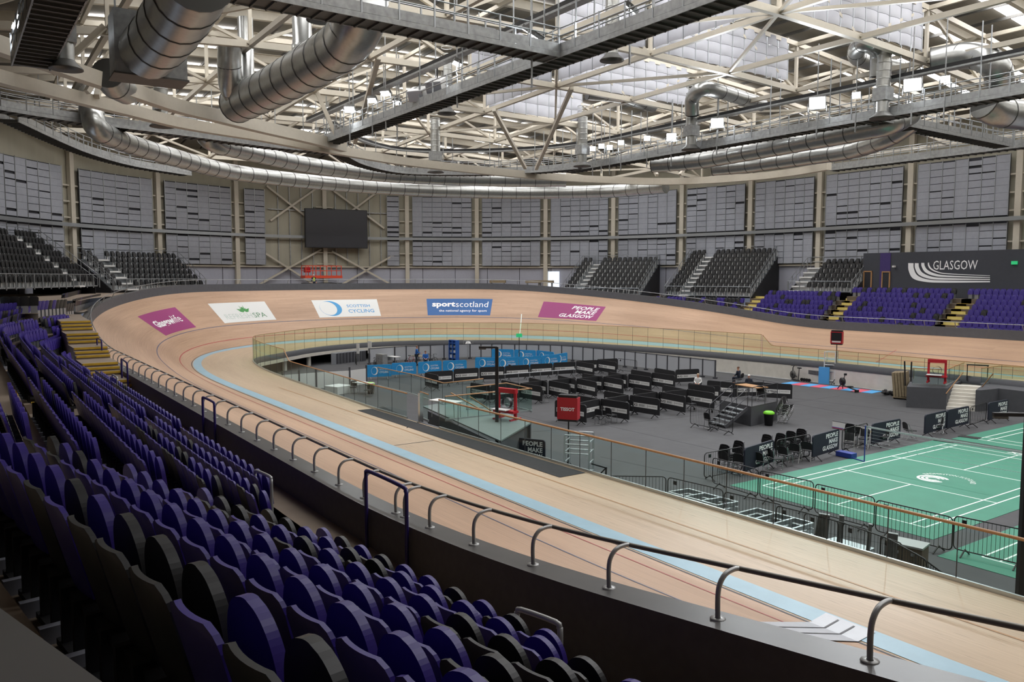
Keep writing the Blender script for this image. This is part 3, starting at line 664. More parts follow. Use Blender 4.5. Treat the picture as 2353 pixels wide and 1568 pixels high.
def hoop(name, label, a, b, h, r, m, group=None):
    a = Vector(a); b = Vector(b); t = tag(MB().tube(smooth([a, a+Vector((0, 0, h-.12)), a+(b-a)*.02+Vector((0, 0, h-.05)), a+(b-a)*.1+Vector((0, 0, h)), b+(a-b)*.1+Vector((0, 0, h)), b+(a-b)*.02+Vector((0, 0, h-.05)), b+Vector((0, 0, h-.12)), b], 3), r, 8).build(name, m), label, 'barrier'); return t
hoop('hoop_gate', 'tall purple tubular hoop nearest the camera beside the parapet', goff(140.8), goff(142.2), 1.3, .032, 'purple_tube')
hoop('hoop_gate', 'purple tubular hoop beside the parapet, second from the camera', goff(130.3), goff(131.5), 1.2, .032, 'purple_tube')
hoop('hoop_gate', 'purple tubular hoop beside the parapet by the lowest left stairs', off(118.1, 7.22, 3.4), off(119.4, 7.22, 3.34), 1.16, .032, 'purple_tube')
hoop('hoop_gate', 'farthest purple tubular hoop beside the parapet, above the left stairs', off(112.2, 7.3, 3.9), off(113.6, 7.3, 3.9), 1.1, .032, 'purple_tube')
hoop('guard_hoop', 'grey tubular guard hoop at the end of the nearest front row', (12.12, -19.72, 3.34), (12.68, -19.58, 3.34), .95, .03, 'steel_tube')
hoop('guard_hoop', 'grey tubular guard hoop at the end of the second block front row', (4.36, -20.1, 3.34), (5.03, -20.02, 3.34), .92, .03, 'steel_tube')
hoop('guard_hoop', 'grey tubular guard hoop by the third block front row', off(120.9, 7.95, 3.34), off(121.9, 7.95, 3.34), .92, .03, 'steel_tube')
def glass_run(name, label, pts, hs, m_rail, rail, pane=1.5, g='glass_clear', zb=None):
    # pts: foot points; hs: heights at those points
    t = thing(name, label, 'balustrade', pts[0]); inv = Matrix.Translation(-Vector(pts[0]))
    P = [Vector(p) for p in pts]; H = list(hs); cum = [0.0]
    for a, b in zip(P, P[1:]): cum.append(cum[-1]+(b-a).length)
    n = max(1, round(cum[-1]/pane))
    def ev(s):
        j = max(0, min(len(cum)-2, int(np.searchsorted(cum, s))-1)); f = (s-cum[j])/max(1e-6, cum[j+1]-cum[j]); return P[j].lerp(P[j+1], f), H[j]+(H[j+1]-H[j])*f
    for i in range(n):
        q = MB(); m = 3; row = []
        for k in range(m+1):
            p, h = ev(cum[-1]*(i+k/m*.994+.003)/n); d = (ev(min(cum[-1], cum[-1]*(i+k/m)/n+.05))[0]-ev(max(0, cum[-1]*(i+k/m)/n-.05))[0]).normalized(); r = Vector((d.y, -d.x, 0))*.006
            row.append([p-r+Vector((0, 0, .0)), p+r, p+r+Vector((0, 0, h)), p-r+Vector((0, 0, h)), p-r])
        q.grid(row, 0); a, h = ev(cum[-1]*i/n+.004); q.beam(a, a+Vector((0, 0, h)), .016, .016, 1)
        q.xf(inv).build('glass_pane', [g, 'skirting'], t)
    top_ = [p+Vector((0, 0, h)) for p, h in zip(P, H)]
    q = MB(); q.tube(top_, rail, 8); q.xf(inv).build('handrail', m_rail, t)
    q = MB(); q.path_beam([p+Vector((0, 0, .04)) for p in P], .06, .09); q.xf(inv).build('base_channel', 'alu', t)
    return t
GZ = TP['h']
sf = ss(13.5, 103.6, 1.0)
glass_run('glass_balustrade', 'tall clear glass screen round the inside of the far bend', [off(s, din(s)+.08, GZ) for s in sf], [1.78]*len(sf), 'timber', .022, 1.6, 'glass_far')
sf = [13.4, 12.6]+[12.0-1.2*i for i in range(21)]
glass_run('glass_balustrade', 'low clear glass balustrade along the far straight below the purple seats', [off(s, din(s)+.08, GZ) for s in sf], [1.74, .98]+[.96]*(len(sf)-2), 'timber', .025, 1.6, 'glass_far')
sf = [103.7, 104.7]+ss(105.2, 121.2, 1.0)
glass_run('glass_balustrade', 'glass balustrade with timber rail from the bend to the left gate', [off(s, din(s)+.08, GZ) for s in sf], [1.75, 1.16]+[1.13]*(len(sf)-2), 'timber', .03, 1.5)
sf = ss(124.0, 154, 1.0)
glass_run('glass_balustrade', 'long near glass balustrade with thick timber rail in front of the green court', [off(s, din(s)+.08, GZ) for s in sf], [1.2]*len(sf), 'timber', .036, 1.5)

# ================================================================= sound panels on the hall wall, screen, lettered block
COLS = [77.0, 71.5, 66.5, 60.75, 55.25, 50.5, 45.75, 40.75, 35.25, 29.25, 22.75, 13.75, 4.5]
def bay(label, s0, s1, ncol, seed, grp='grey sound panels on the hall wall', busy=.35):
    rg = random.Random(seed); t = thing('sound_absorber', label, 'wall panel', off((s0+s1)/2, DW-.5, 9.2), 0, grp); inv = Matrix.Translation(-Vector(off((s0+s1)/2, DW-.5, 9.2)))
    bk = MB(); bk.grid([[off(s, DW-.38, 9.3), off(s, DW-.38, 18.1)] for s in ss(s0, s1, 1.0)]); bk.xf(inv).build('backing', 'panel_dark', t)
    for nm, z0, z1, nr in (('lower_panel', 9.25, 12.4, 5), ('upper_panel', 13.0, 18.05, 8)):
        q = MB()
        for i in range(ncol):
            a = s0+(s1-s0)*(i+.02)/ncol; b = s0+(s1-s0)*(i+.98)/ncol; full = rg.random() < .3; k0 = 0
            for k in range(nr):
                h = (z1-z0)/nr; g = .015 if full else (.05 if rg.random() < .8 else .11)
                if rg.random() < .06: g = .24
                za, zb = z0+h*k, z0+h*(k+1)-g
                A, B, C, D = off(a, DW-.44, za), off(b, DW-.44, za), off(b, DW-.44, zb), off(a, DW-.44, zb)
                A2, B2, C2, D2 = off(a, DW-.52, za), off(b, DW-.52, za), off(b, DW-.52, zb), off(a, DW-.52, zb)
                q.hexa([A, B, B2, A2, D, C, C2, D2])
        q.xf(inv).build(nm, 'panel_lilac', t)
    q = MB()
    for i in range(ncol+1):
        a = s0+(s1-s0)*i/ncol
        for z0, z1 in ((9.25, 12.45), (12.95, 18.15)): q.beam(off(a, DW-.55, z0), off(a, DW-.55, z1), .05, .04)
    q.xf(inv).build('mounting_rail', 'rail_silver', t)
nb = 0
for a, b in zip(COLS, COLS[1:]):
    if (a, b) in ((66.5, 60.75), (60.75, 55.25)): continue
    nb += 1; m = .42*(a-b)/5.5
    bay('grey slatted sound panel bay between wall columns, %s from the left' % ORD[nb+1], b+m, a-m, 6 if b > 20 else 7, nb)
bay('grey slatted sound panel bay at the left edge of the picture', 77.7, 82.4, 6, 50)
bay('narrow two-column sound panel left of the big dark screen', 64.7, 66.0, 2, 51)
bay('narrow single-column sound panel right of the big dark screen', 55.8, 56.6, 1, 52)
bay('grey slatted sound panel bay at the right edge above the lettered wall', -4.3, 3.6, 7, 53)
# exposed cladding rails and cross bracing behind the screen
mb = MB()
for s in [57.0+.75*i for i in range(10)]:
    for z0, z1 in ((9.2, 12.5), (12.9, 19.5)): mb.beam(off(s, DW-.12, z0), off(s, DW-.12, z1), .1, .08)
mb.path_beam([off(s, DW-.2, 15.9) for s in ss(56.2, 64.4, 1)], .1, .12); ntrim += 1; struct(mb.build('trim_%d' % ntrim, 'galv'))
mb = MB()
for (sa, za, sb, zb) in ((65.8, 6.2, 61.0, 11.2), (61.0, 6.2, 65.2, 11.2), (60.3, 6.2, 55.8, 11.0), (55.8, 6.2, 60.3, 11.0), (64.5, 18.6, 61.5, 14.5), (61.3, 18.6, 64.3, 14.5), (60.2, 18.6, 56.8, 14.0), (57.2, 18.6, 60.4, 14.0)):
    mb.beam(off(sa, DW-.3, za), off(sb, DW-.3, zb), .22, .22)
ntrim += 1; struct(mb.build('trim_%d' % ntrim, 'steel_cream'))
th = at(60.1)[5]; c = off(60.1, DW-1.3, 13.75)
sc = thing('video_screen', 'big dark blank video screen hung on the far curved wall', 'screen', c, th)
q = MB(); q.box((0, 0, 0), (7.75, .45, 4.75)); q.build('cabinet', 'soft_black', sc); q = MB(); q.box((0, -.235 if True else 0, 0), (7.6, .03, 4.6)); o = q.build('display', 'screen', sc); q = MB(); q.box((0, .235, 0), (7.6, .03, 4.6)); q.build('display', 'screen', sc)
q = MB(); 
for x in (-2.5, 0, 2.5): q.beam((x, -.2, 0), (x, -1.05, 0), .15, .15); q.beam((x, -.2, 2.2), (x, -1.05, 2.6), .1, .1)
q.build('wall_bracket', 'galv', sc)
# the dark lettered block above the far seats
YB = 46.6; x0 = (-25.07, 46.6, 8.49)[0]; ZB = (-24.38, 46.6, 10.04)[2]; x1 = 12.0
mb = MB(); mb.box(((x0+x1)/2, YB+1.2, (ZB+5.0)/2), (x1-x0, 2.4, ZB-5.0)); struct(mb.build('wall_lettered_block', 'dark_wall'))
q = MB(); a = (-23.35, 46.6, 9.29)[0]; b = (-22.33, 46.6, 9.27)[0]; q.box(((a+b)/2, YB-.02, (ZB+6.0)/2), (b-a, .06, ZB-6.05)); ntrim += 1; struct(q.build('trim_%d' % ntrim, 'purple_wall'))
sg = thing('wall_emblem', 'white one-word lettering with sweeping track emblem on the dark wall', 'sign', ((-17.04, 46.6, 8.43)[0], YB, (-17.04, 46.6, 8.43)[2]))
iv = Matrix.Translation(-sg.location)
pa = (-18.39, 46.57, 8.44); pb = (-14.64, 46.57, 9.22)
q = MB(); put_text(q, fit(text2d('GLASGOW', 1), pa[0], pb[0], pa[2], pb[2]), lambda x, y: (x, YB-.02, y)); q.xf(iv).build('lettering', 'white_text', sg)
for k, (xt, w, rb, xe) in enumerate(((2086, 12, 648, 2290), (2102, 10, 641, 2280), (2117, 8, 634, 2270), (2132, 5, 627, 2262))):
    pass
for (A, B) in ((((-20.66, 46.57, 9.05), (-20.59, 46.57, 8.38), (-20.16, 46.57, 7.67), (-19.08, 46.57, 7.37), (-17.35, 46.57, 7.3), (-13.58, 46.57, 7.36)), ((-20.17, 46.57, 9.04), (-20.12, 46.57, 8.57), (-19.77, 46.57, 7.95), (-18.81, 46.57, 7.58), (-17.28, 46.57, 7.49), (-13.59, 46.57, 7.46))),
               (((-20.05, 46.57, 9.04), (-20, 46.57, 8.57), (-19.61, 46.57, 7.98), (-18.66, 46.57, 7.64), (-17.29, 46.57, 7.55), (-13.59, 46.57, 7.56)), ((-19.7, 46.57, 9.03), (-19.64, 46.57, 8.65), (-19.31, 46.57, 8.18), (-18.48, 46.57, 7.83), (-17.22, 46.57, 7.71), (-13.59, 46.57, 7.63))),
               (((-19.46, 46.57, 9.05), (-19.41, 46.57, 8.72), (-19.07, 46.57, 8.22), (-18.32, 46.57, 7.91), (-17.18, 46.57, 7.79), (-13.6, 46.57, 7.72)), ((-19.19, 46.57, 9.05), (-19.14, 46.57, 8.79), (-18.85, 46.57, 8.41), (-18.18, 46.57, 8.1), (-17.11, 46.57, 7.93), (-13.6, 46.57, 7.77))),
               (((-18.87, 46.57, 9.06), (-18.84, 46.57, 8.79), (-18.62, 46.57, 8.48), (-18.07, 46.57, 8.21), (-17.08, 46.57, 8.04), (-13.6, 46.57, 7.88)), ((-18.76, 46.57, 9.06), (-18.73, 46.57, 8.87), (-18.51, 46.57, 8.56), (-18, 46.57, 8.29), (-17.05, 46.57, 8.11), (-13.61, 46.57, 7.92)))):
    q = MB(); q.grid([[tuple(a), tuple(b)] for a, b in zip(smooth(A, 5), smooth(B, 5))]); q.xf(iv).build('emblem_stripe', 'white_text', sg)
for n, (pl, pr, zt) in enumerate((((-24.9, 46.6, 7.67)[0], (-24.15, 46.6, 7.67)[0], (-24.53, 46.6, 8.32)[2]), ((-23.07, 46.6, 7.67)[0], (-22.35, 46.6, 7.67)[0], (-22.76, 46.6, 8.27)[2]))):
    q = MB(); q.box(((pl+pr)/2, YB-.04, (zt+5.6)/2), (pr-pl, .06, zt-5.6)); d = struct(q.build('door_%d' % (n+1), 'door_dark'))
    q = MB()
    for x in (pl, pr): q.box((x, YB-.06, (zt+5.6)/2), (.1, .1, zt-5.6))
    q.box(((pl+pr)/2, YB-.06, zt), (pr-pl+.1, .1, .1)); q.build('door_frame', 'timber', d)
a = (-11.45, 46.5, 8.95); tag(MB().box((a[0]-.3, YB-.08, a[2]), (.45, .12, .28)).build('exit_sign', 'exit_green'), 'small green exit sign on the dark lettered wall', 'sign')
a = (-21.92, 46.5, 8.79); t = thing('security_camera', 'white security camera on the dark lettered wall', 'camera', (a[0], YB-.1, a[2])); MB().box((0, .03, 0), (.1, .1, .12)).build('mount', 'white', t); MB().box((.05, -.15, -.03), (.2, .3, .16)).build('camera_body', 'white', t)
q = MB(); th = at(43.6)[5]; c = off(45.2, DW-.08, 7.25); q.box(c, (1.5, .06, 2.5), 0, th); struct(q.build('door_3', 'daylight'))
# concourse odds and ends behind the far parapet
for n, s in enumerate((47.9, 44.9, 43.9)):
    t = thing('picnic_table', 'pale table top above the far parapet, %s from the left' % ORD[n+1], 'table', off(s+.5, 9.2, 6.3), at(s)[5], 'pale tables behind the far parapet')
    MB().box((0, 0, .95), (1.9, .7, .3)).build('tabletop', 'khaki', t)
    for x in (-.8, .8): MB().box((x, 0, .45), (.08, .5, .85)).build('leg', 'steel_tube', t)
# scissor lift and the worker in yellow beside it
c = off(62.4, 10.3, 6.3); th = at(62.4)[5]
t = thing('scissor_lift', 'orange scissor lift parked behind the far parapet', 'lift', c, th)
q = MB(); q.box((0, 0, .55), (4.3, 1.6, .5)); q.build('chassis', 'soft_black', t); q = MB(); q.box((0, 0, 1.5), (4.4, 1.6, .3)); q.build('platform', 'orange_lift', t)
q = MB()
for x in (-2.1, -.9, .4, 1.3, 2.1):
    for y in (-.75, .75): q.beam((x, y, 1.6), (x, y, 2.75), .07, .07)
for z in (2.2, 2.75):
    for y in (-.75, .75): q.beam((-2.1, y, z), (2.1, y, z), .07, .07)
    for x in (-2.1, 2.1): q.beam((x, -.75, z), (x, .75, z), .07, .07)
q.build('guard_rail', 'orange_lift', t)
q = MB()
for i in range(3): q.beam((-1.8, 0, .8+.2*i), (1.8, 0, 1.0+.2*i), .1, .06)
q.build('scissor_arms', 'galv_dark', t); q = MB(); q.box((1.7, 0, 2.3), (.5, .9, .6)); q.build('control_box', 'red', t)
for x in (-1.5, 1.5):
    for y in (-.7, .7): MB().tube([(x, y-.1, .28), (x, y+.1, .28)], .28, 12).build('wheel', 'rubber', t)

# ================================================================= roof steel
def node(x, y): return (x, y, zchord(x, y))
def tnode(x, y): return (x, y, zdeck(x, y)-1.15)
XN = [-8.1+.9+9.0*i-9.1 for i in range(-5, 5)]; YN = [9.8+6.9*j for j in range(-5, 6)]
def truss(label, pts_b, pts_t, cw, flip=0, brace=True):
    t = thing('roof_truss', label, 'truss', pts_b[len(pts_b)//2], 0, 'white steel trusses under the roof'); inv = Matrix.Translation(-Vector(pts_b[len(pts_b)//2]))
    for nm, P, w, h in (('bottom_chord', pts_b, cw, cw*1.15), ('top_chord', pts_t, cw*.8, cw)):
        q = MB()
        for a, b in zip(P, P[1:]): q.beam(a, b, w, h)
        q.xf(inv).build(nm, 'steel_cream', t)
    for i, (a, b) in enumerate(zip(pts_b, pts_t)):
        q = MB(); q.beam(a, b, cw*.62, cw*.62); q.box(a, (cw*1.5, cw*1.5, .06)); q.xf(inv).build('post', 'steel_cream', t)
        if i < len(pts_b)-1 and brace:
            q = MB(); q.beam(b if (i+flip) % 2 else a, pts_t[i+1] if not (i+flip) % 2 else pts_b[i+1], cw*.55, cw*.55); q.xf(inv).build('diagonal_brace', 'steel_cream', t)
n = 0
for i, x in enumerate(XN):
    ys = [y for y in YN if rel(x, y) < .93]
    if len(ys) < 3: continue
    n += 1; truss('white steel roof truss spanning front to back, %s from the left end' % ORD[n], [node(x, y) for y in ys], [tnode(x, y) for y in ys], .30, i)
n = 0
for j, y in enumerate(YN):
    xs = [x for x in XN if rel(x, y) < .93]
    if len(xs) < 3 or y < -20: continue
    n += 1; truss('white steel roof truss running the length of the hall, %s from the near side' % ORD[n], [node(x, y) for x in xs], [tnode(x, y) for x in xs], .24, j, False)
# diagonal wind braces in the plane of the bottom chords
t = thing('wind_bracing', 'slender white diagonal braces between the lower nodes of the roof trusses', 'bracing', (0, 0, 20))
for i in range(len(XN)-1):
    for j in range(len(YN)-1):
        a, b = (node(XN[i], YN[j]), node(XN[i+1], YN[j+1])) if (i+j) % 2 else (node(XN[i+1], YN[j]), node(XN[i], YN[j+1]))
        if rel(*a[:2]) > .9 or rel(*b[:2]) > .9 or a[1] < -18 or a[0] > 8 or (i*3+j) % 3 == 0: continue
        q = MB(); q.beam(a, b, .15, .17); q.xf(Matrix.Translation((0, 0, -20))).build('brace', 'steel_cream', t)
# the big curved ring beam and its shallow second curve
rb = [(-22.79, -24.86, 17), (-24.77, -23.33, 17), (-25.95, -22.3, 17), (-27.38, -20.44, 17), (-28.99, -18.35, 17), (-30.7, -15.98, 17), (-32.64, -13.29, 17), (-33.78, -10.48, 17), (-34.71, -7.45, 17), (-36.28, -3.91, 17), (-37.66, -0.08, 17), (-39.22, 4.24, 17), (-40.06, 8.63, 17), (-40.51, 13.17, 17), (-40.76, 17.96, 17), (-40.51, 22.76, 17), (-39.45, 27.21, 17), (-38.32, 30.66, 17), (-36.4, 33.42, 17), (-33.3, 35.44, 17), (-29.25, 36.66, 17), (-25.55, 36.67, 17), (-21.77, 35.81, 17)]
t = thing('ring_beam', 'long white curved box beam sweeping across the hall below the trusses', 'beam', rb[10]); iv = Matrix.Translation(-Vector(rb[10]))
q = MB(); q.path_beam(smooth(rb, 4), .55, .62); q.xf(iv).build('box_section', 'steel_cream', t)
for a, b in (((-34.56, -0.91, 17.2), (-24.47, -3.8, 20.4)), ((-33.59, -2.61, 17.2), (-34.02, -3.83, 20.2)), ((-38.3, 16.54, 17.2), (-32.31, 9.34, 20.3)), ((-38.22, 17.64, 17.2), (-24.6, 10.59, 20.6)), ((-35.41, 29.51, 17.2), (-37.94, 30.84, 19)), ((-33.97, 31.03, 17.2), (-34.28, 33.35, 19.5)), ((-27.99, -18.46, 17.2), (-28.86, -17.14, 19.6)), ((-24.76, -20.29, 17.2), (-24.16, -18.1, 19.6)), ((-28.81, -17.91, 17.2), (-30.95, -17.27, 19))):
    q = MB(); q.beam(a, b, .26, .26); q.xf(iv).build('strut', 'steel_cream', t)
b2 = [(-19.21, -23.69, 17.1), (-21.26, -21.55, 17.1), (-23.19, -19.57, 17.1), (-25.82, -16.78, 17.1), (-28.25, -14.21, 17.1), (-29.95, -11.47, 17.1), (-31.88, -8.33, 17.1), (-33.8, -4.83, 17.1), (-36.19, -1.04, 17.1)]
tag(MB().path_beam(smooth(b2, 4), .55, .7).build('link_beam', 'steel_cream'), 'white straight-looking box beam converging on the curved ring beam from upper left', 'beam')
# ---------------------------------------------------------------- sound baffles hung in the trusses
def baffle(label, a, b, z0, h, nrow, side):
    t = thing('sound_baffle', label, 'baffle', a); A = Vector(a); B = Vector(b); d = (B-A); L = d.length; d.normalize(); nr = Vector((d.y, -d.x, 0))*side; iv = Matrix.Translation(-A)
    nc = max(2, round(L/1.12))
    for i in range(nc):
        q = MB(); w = L/nc
        for k in range(nrow):
            za = z0+h*k/nrow+.008; zb = z0+h*(k+1)/nrow-.012; rows = []
            for j in range(5):
                u = (i+.015+.97*j/4)*w; bul = .10*(1-(j/2-1)**2)
                p = A+d*u+nr*bul; e = p-nr*.05
                rows.append([(p.x, p.y, za), (p.x, p.y, zb), (e.x, e.y, zb), (e.x, e.y, za), (p.x, p.y, za)])
            q.grid(rows, 0, True)
        q.xf(iv).build('baffle_panel', 'baffle', t)
    q = MB()
    for i in range(nc+1):
        p = A+d*(L*i/nc); q.beam((p.x, p.y, z0-.05), (p.x, p.y, z0+h+.1), .05, .05)
    q.xf(iv).build('hanging_rail', 'rail_silver', t)
X3_, X4_, X5_, X6_ = XN[3], XN[4], XN[5], XN[6]
for lab, a, b, nr, sd in (('lilac grey curved baffle row running right from the centre roof node', (X4_+.3, 9.75), (X5_-.5, 9.75), 3, 1), ('lilac grey curved baffle row at the top centre above the catwalk', (X5_+.3, 9.75), (X6_-.5, 9.75), 3, 1), ('lilac grey curved baffle row left of the centre roof node', (X3_+.3, 9.75), (X4_-.5, 9.75), 3, 1),
                       ('long lilac grey baffle row running back under the roof, nearest the bright lamps', (X5_+.05, 10.2), (X5_+.05, 22.6), 4, 1), ('long lilac grey baffle row running back, middle of three', (X4_+.05, 10.2), (X4_+.05, 22.6), 4, 1), ('long dark-lit baffle row running back at the top right', (X6_+.05, 10.2), (X6_+.05, 23.0), 4, 1),
                       ('short grey baffle row behind the near lamps catwalk, right one', (X5_+.05, 2.8), (X5_+.05, 9.3), 3, 1), ('short grey baffle row behind the near lamps catwalk, left one', (X4_+.05, 2.8), (X4_+.05, 9.3), 3, 1), ('distant grey baffle row seen through the roof struts', (X3_+.05, 10.2), (X3_+.05, 19.5), 3, 1)):
    z = zchord((a[0]+b[0])/2, (a[1]+b[1])/2)+.25; baffle(lab, a+(z,), b+(z,), z, 2.75, nr, sd)
# ---------------------------------------------------------------- catwalks
def catwalk(label, pts, wd=1.0, tray=False, hang=True, posts=1.5, pan=True):
    P0 = Vector(pts[0]); t = thing('catwalk', label, 'catwalk', pts[0]); iv = Matrix.Translation(-P0)
    q = MB(); q.path_beam(pts, wd, .1); Q = resample(pts, .55)
    for a, b in zip(Q, Q[1:]):
        d = (b-a).normalized(); r = Vector((d.y, -d.x, 0)); q.beam(a-r*wd/2-Vector((0, 0, .09)), a+r*wd/2-Vector((0, 0, .09)), .07, .1)
    q.xf(iv).build('deck_grating', 'galv_dark', t)
    def side(sg, up, z=0):
        out = []
        for i, p in enumerate(pts):
            d = (Vector(pts[min(i+1, len(pts)-1)])-Vector(pts[max(0, i-1)])).normalized(); out.append(Vector(p)+Vector((d.y, -d.x, 0))*sg*up+Vector((0, 0, z)))
        return out
    for sg in (1, -1):
        if pan:
            q = MB(); q.path_beam(side(sg, wd/2+.02, .30), .02, .36); q.path_beam(side(sg, wd/2+.03, 0), .05, .2); q.xf(iv).build('side_panel', 'galv', t)
        q = MB()
        for z in (.8, 1.12): q.tube(side(sg, wd/2, z), .03, 5)
        q.xf(iv).build('guard_rail', 'rail_silver', t)
        for p in resample(side(sg, wd/2+.02), posts): q = MB(); q.beam(p-Vector((0, 0, .1)), p+Vector((0, 0, 1.14)), .06, .06); q.xf(iv).build('rail_post', 'rail_silver', t)
    if hang:
        for p in resample(pts, 4.5):
            q = MB(); d = Vector((.5, 0, 0)) if abs(pts[0][0]-pts[-1][0]) < 2 else Vector((0, .5, 0))
            for s_ in (1, -1):
                a = p+d*s_; q.beam(a, (a.x, a.y, zchord(a.x, a.y)+.6), .05, .05)
            q.xf(iv).build('hanger_rod', 'rail_silver', t)
    if tray:
        q = MB(); q.path_beam(side(-1, .1, 2.05), .45, .1); q.xf(iv).build('cable_tray', 'galv', t)
        q = MB(); q.path_beam(side(-1, .12, 2.22), .3, .2); q.xf(iv).build('cable_bundle', 'black', t)
ZC = 17.2; XC = -9.3
catwalk('grey catwalk running toward the camera at top centre', [(XC, -30, ZC), (XC, -22, ZC), (XC, -12, ZC), (XC, -2.9, ZC)], 1.05)
catwalk('long grey catwalk with near lamps and loudspeakers', [(24, -2.3, ZC), (5, -2.3, ZC), (-10, -2.3, ZC), (-25, -2.3, ZC), (-39.5, -2.3, ZC)], 1.05, True)
catwalk('long grey catwalk with the brightest lamps, right of centre', [(24, 21.3, ZC), (5, 21.3, ZC), (-12, 21.3, ZC), (-26, 21.3, ZC), (-38.5, 21.3, ZC)], 1.05, True)
catwalk('short grey catwalk branching back from the brightest lamps', [(XC, 21.9, ZC), (XC, 30, ZC), (XC, 38.4, ZC)], 1.05)
catwalk('distant grey catwalk along the far wall at right', [(20, 39.6, ZC), (0, 39.6, ZC), (-24.2, 39.6, ZC)], 1.0, False)
catwalk('grey catwalk end curving under the ring beam', smooth([(-39.45, -0.36, 17.2), (-44.67, 4.1, 17.2), (-47.51, 9.41, 17.2), (-44.8, 14.94, 17.2), (-40.13, 18.96, 17.2), (-35.77, 20.67, 17.2)], 4), 1.0, True, True, 1.5)
catwalk('grey catwalk following the ring beam at left', smooth([(-34.12, -23.17, 17.2), (-35.73, -21.92, 17.2), (-37.4, -17.33, 17.2), (-38.34, -12.08, 17.2), (-39.85, -5.21, 17.2), (-40.04, -0.47, 17.2)], 3), 1.0, False, True)
catwalk('dark-bottomed outer curved catwalk at the far left', smooth([(-38.87, -21.36, 17.2), (-45.48, -18.5, 17.2), (-51.15, -15.68, 17.2), (-56.35, -11.77, 17.2), (-60.02, -6.37, 17.2)], 3), 1.0, False, False)
catwalk('dark broad catwalk underside at the top left corner', [(-5.48, -21.5, 16), (-11.07, -21.54, 16), (-18.29, -21.61, 16)], 1.25, False, False)
# ---------------------------------------------------------------- ventilation ducts
def duct(name, label, pts, r, seam=1.5, extra=None):
    t = thing(name, label, 'duct', pts[0]); iv = Matrix.Translation(-Vector(pts[0])); S_ = smooth(pts, 6)
    q = MB(); q.tube(S_, r, 20); q.xf(iv).build('duct_run', 'duct', t)
    Q = resample(S_, seam)
    for a, b in zip(Q, Q[1:]):
        q = MB(); d = (b-a).normalized()*.03; q.tube([a-d, a+d], r*1.025, 20); q.xf(iv).build('seam_band', 'duct_seam', t)
    return t
duct('ventilation_duct', 'lower of two long silver ducts curving under the ring beam', [(-39.72, -16.84, 19.5), (-36.21, -17.18, 17.6), (-35.88, -16.88, 16.6), (-40.36, -14.41, 16.6), (-44.91, -10.72, 16.6), (-49.74, -6.33, 16.6), (-52.24, -1.98, 16.6), (-54.45, 7.1, 16.6), (-53.73, 16.28, 16.6), (-50.37, 24.8, 16.6), (-44.19, 31.42, 16.6), (-37.74, 33.03, 16.6)], .66)
duct('ventilation_duct', 'upper of two long silver ducts curving under the ring beam', [(-41.96, -9.64, 19.4), (-40.42, -9.75, 18), (-40.24, -9.08, 17.2), (-42.77, -6.23, 17.2), (-47.14, 0.09, 17.2), (-49.49, 7.11, 17.2), (-48.9, 13.58, 17.2), (-46.48, 19.44, 17.2), (-43.13, 24.85, 17.2)], .66)
duct('ventilation_duct', 'large ribbed silver duct rising diagonally at upper left of centre', [(-28.47, -10.76, 17.6), (-25.52, -10.55, 17.6), (-21.75, -10.39, 17.6), (-17.68, -10.34, 17.6), (-14.1, -10.45, 17.6), (-11.27, -10.96, 17.7), (-10.36, -11.18, 18.4)], 1.02)
duct('ventilation_duct', 'ribbed silver elbow standing at the foot of the diagonal duct', [(-26.13, -11.73, 20.4), (-26.51, -11.69, 19), (-27.08, -11.44, 18.1), (-27.85, -10.66, 17.6)], .62)
duct('ventilation_duct', 'very large silver duct entering a grey box at the top left', [(-2.88, -19.04, 15.4), (-5.83, -18.81, 15.4), (-8.83, -18.68, 15.4), (-11.11, -18.71, 15.4)], .92)
duct('ventilation_duct', 'dark silver duct elbow below the grey box at upper left', [(-23.99, -18.05, 17.4), (-25.16, -17.62, 17.2), (-26.42, -16.88, 17.2)], .7)
duct('ventilation_duct', 'upper of two straight silver ducts below the brightest lamps', [(-29.41, 23.03, 17), (-26.01, 24.47, 17), (-21.51, 24.24, 17), (-15.41, 23.57, 17), (-10.72, 22.94, 17), (-9.12, 23.36, 17.2), (-8.82, 24.86, 17.9)], .66)
duct('ventilation_duct', 'lower of two straight silver ducts below the brightest lamps', [(-26.64, 27.23, 16.7), (-23.83, 28.13, 16.7), (-18.67, 28.19, 16.7), (-14.6, 27.92, 16.7), (-11.21, 26.49, 16.9), (-9.38, 26.2, 17.6)], .6)
duct('ventilation_duct', 'broad silver duct at the right edge beside the catwalk', [(-4.04, 24, 17.6), (-3.69, 25.23, 17.2), (-2.83, 28.67, 17.2)], .85)
duct('ventilation_duct', 'silver duct bending at the right edge above the lamps catwalk', [(-6.9, 23.48, 20.5), (-5.03, 24.21, 20.5), (-3.55, 23.89, 19.6), (-3.7, 25.11, 18.6)], .75)
duct('ventilation_duct', 'silver duct arching over the lamps at right', [(-8.59, 20.89, 19.6), (-8.46, 20.59, 20.9), (-8.41, 19.15, 21.2), (-9.75, 20.33, 21.2), (-10.59, 22.48, 21.2), (-10.35, 27.81, 21.2)], .5)
duct('ventilation_duct', 'silver duct arching behind the lamps right of centre', [(-21.81, 19.35, 19.4), (-21.39, 18.95, 20.4), (-20.08, 18.52, 20.7), (-19.93, 20.35, 20.7), (-20.92, 25.87, 20.7)], .5)
duct('ventilation_duct', 'silver branch duct above the centre ring beam', [(-26.66, 13.7, 21), (-26.13, 16.17, 21), (-27.17, 20.74, 21)], .45)
a = (-11.54, -18.54, 15.7); _d = Vector((-5.83, -18.81, 15.4))-Vector((-11.11, -18.71, 15.4)); th = math.atan2(_d.y, _d.x)-R(90)
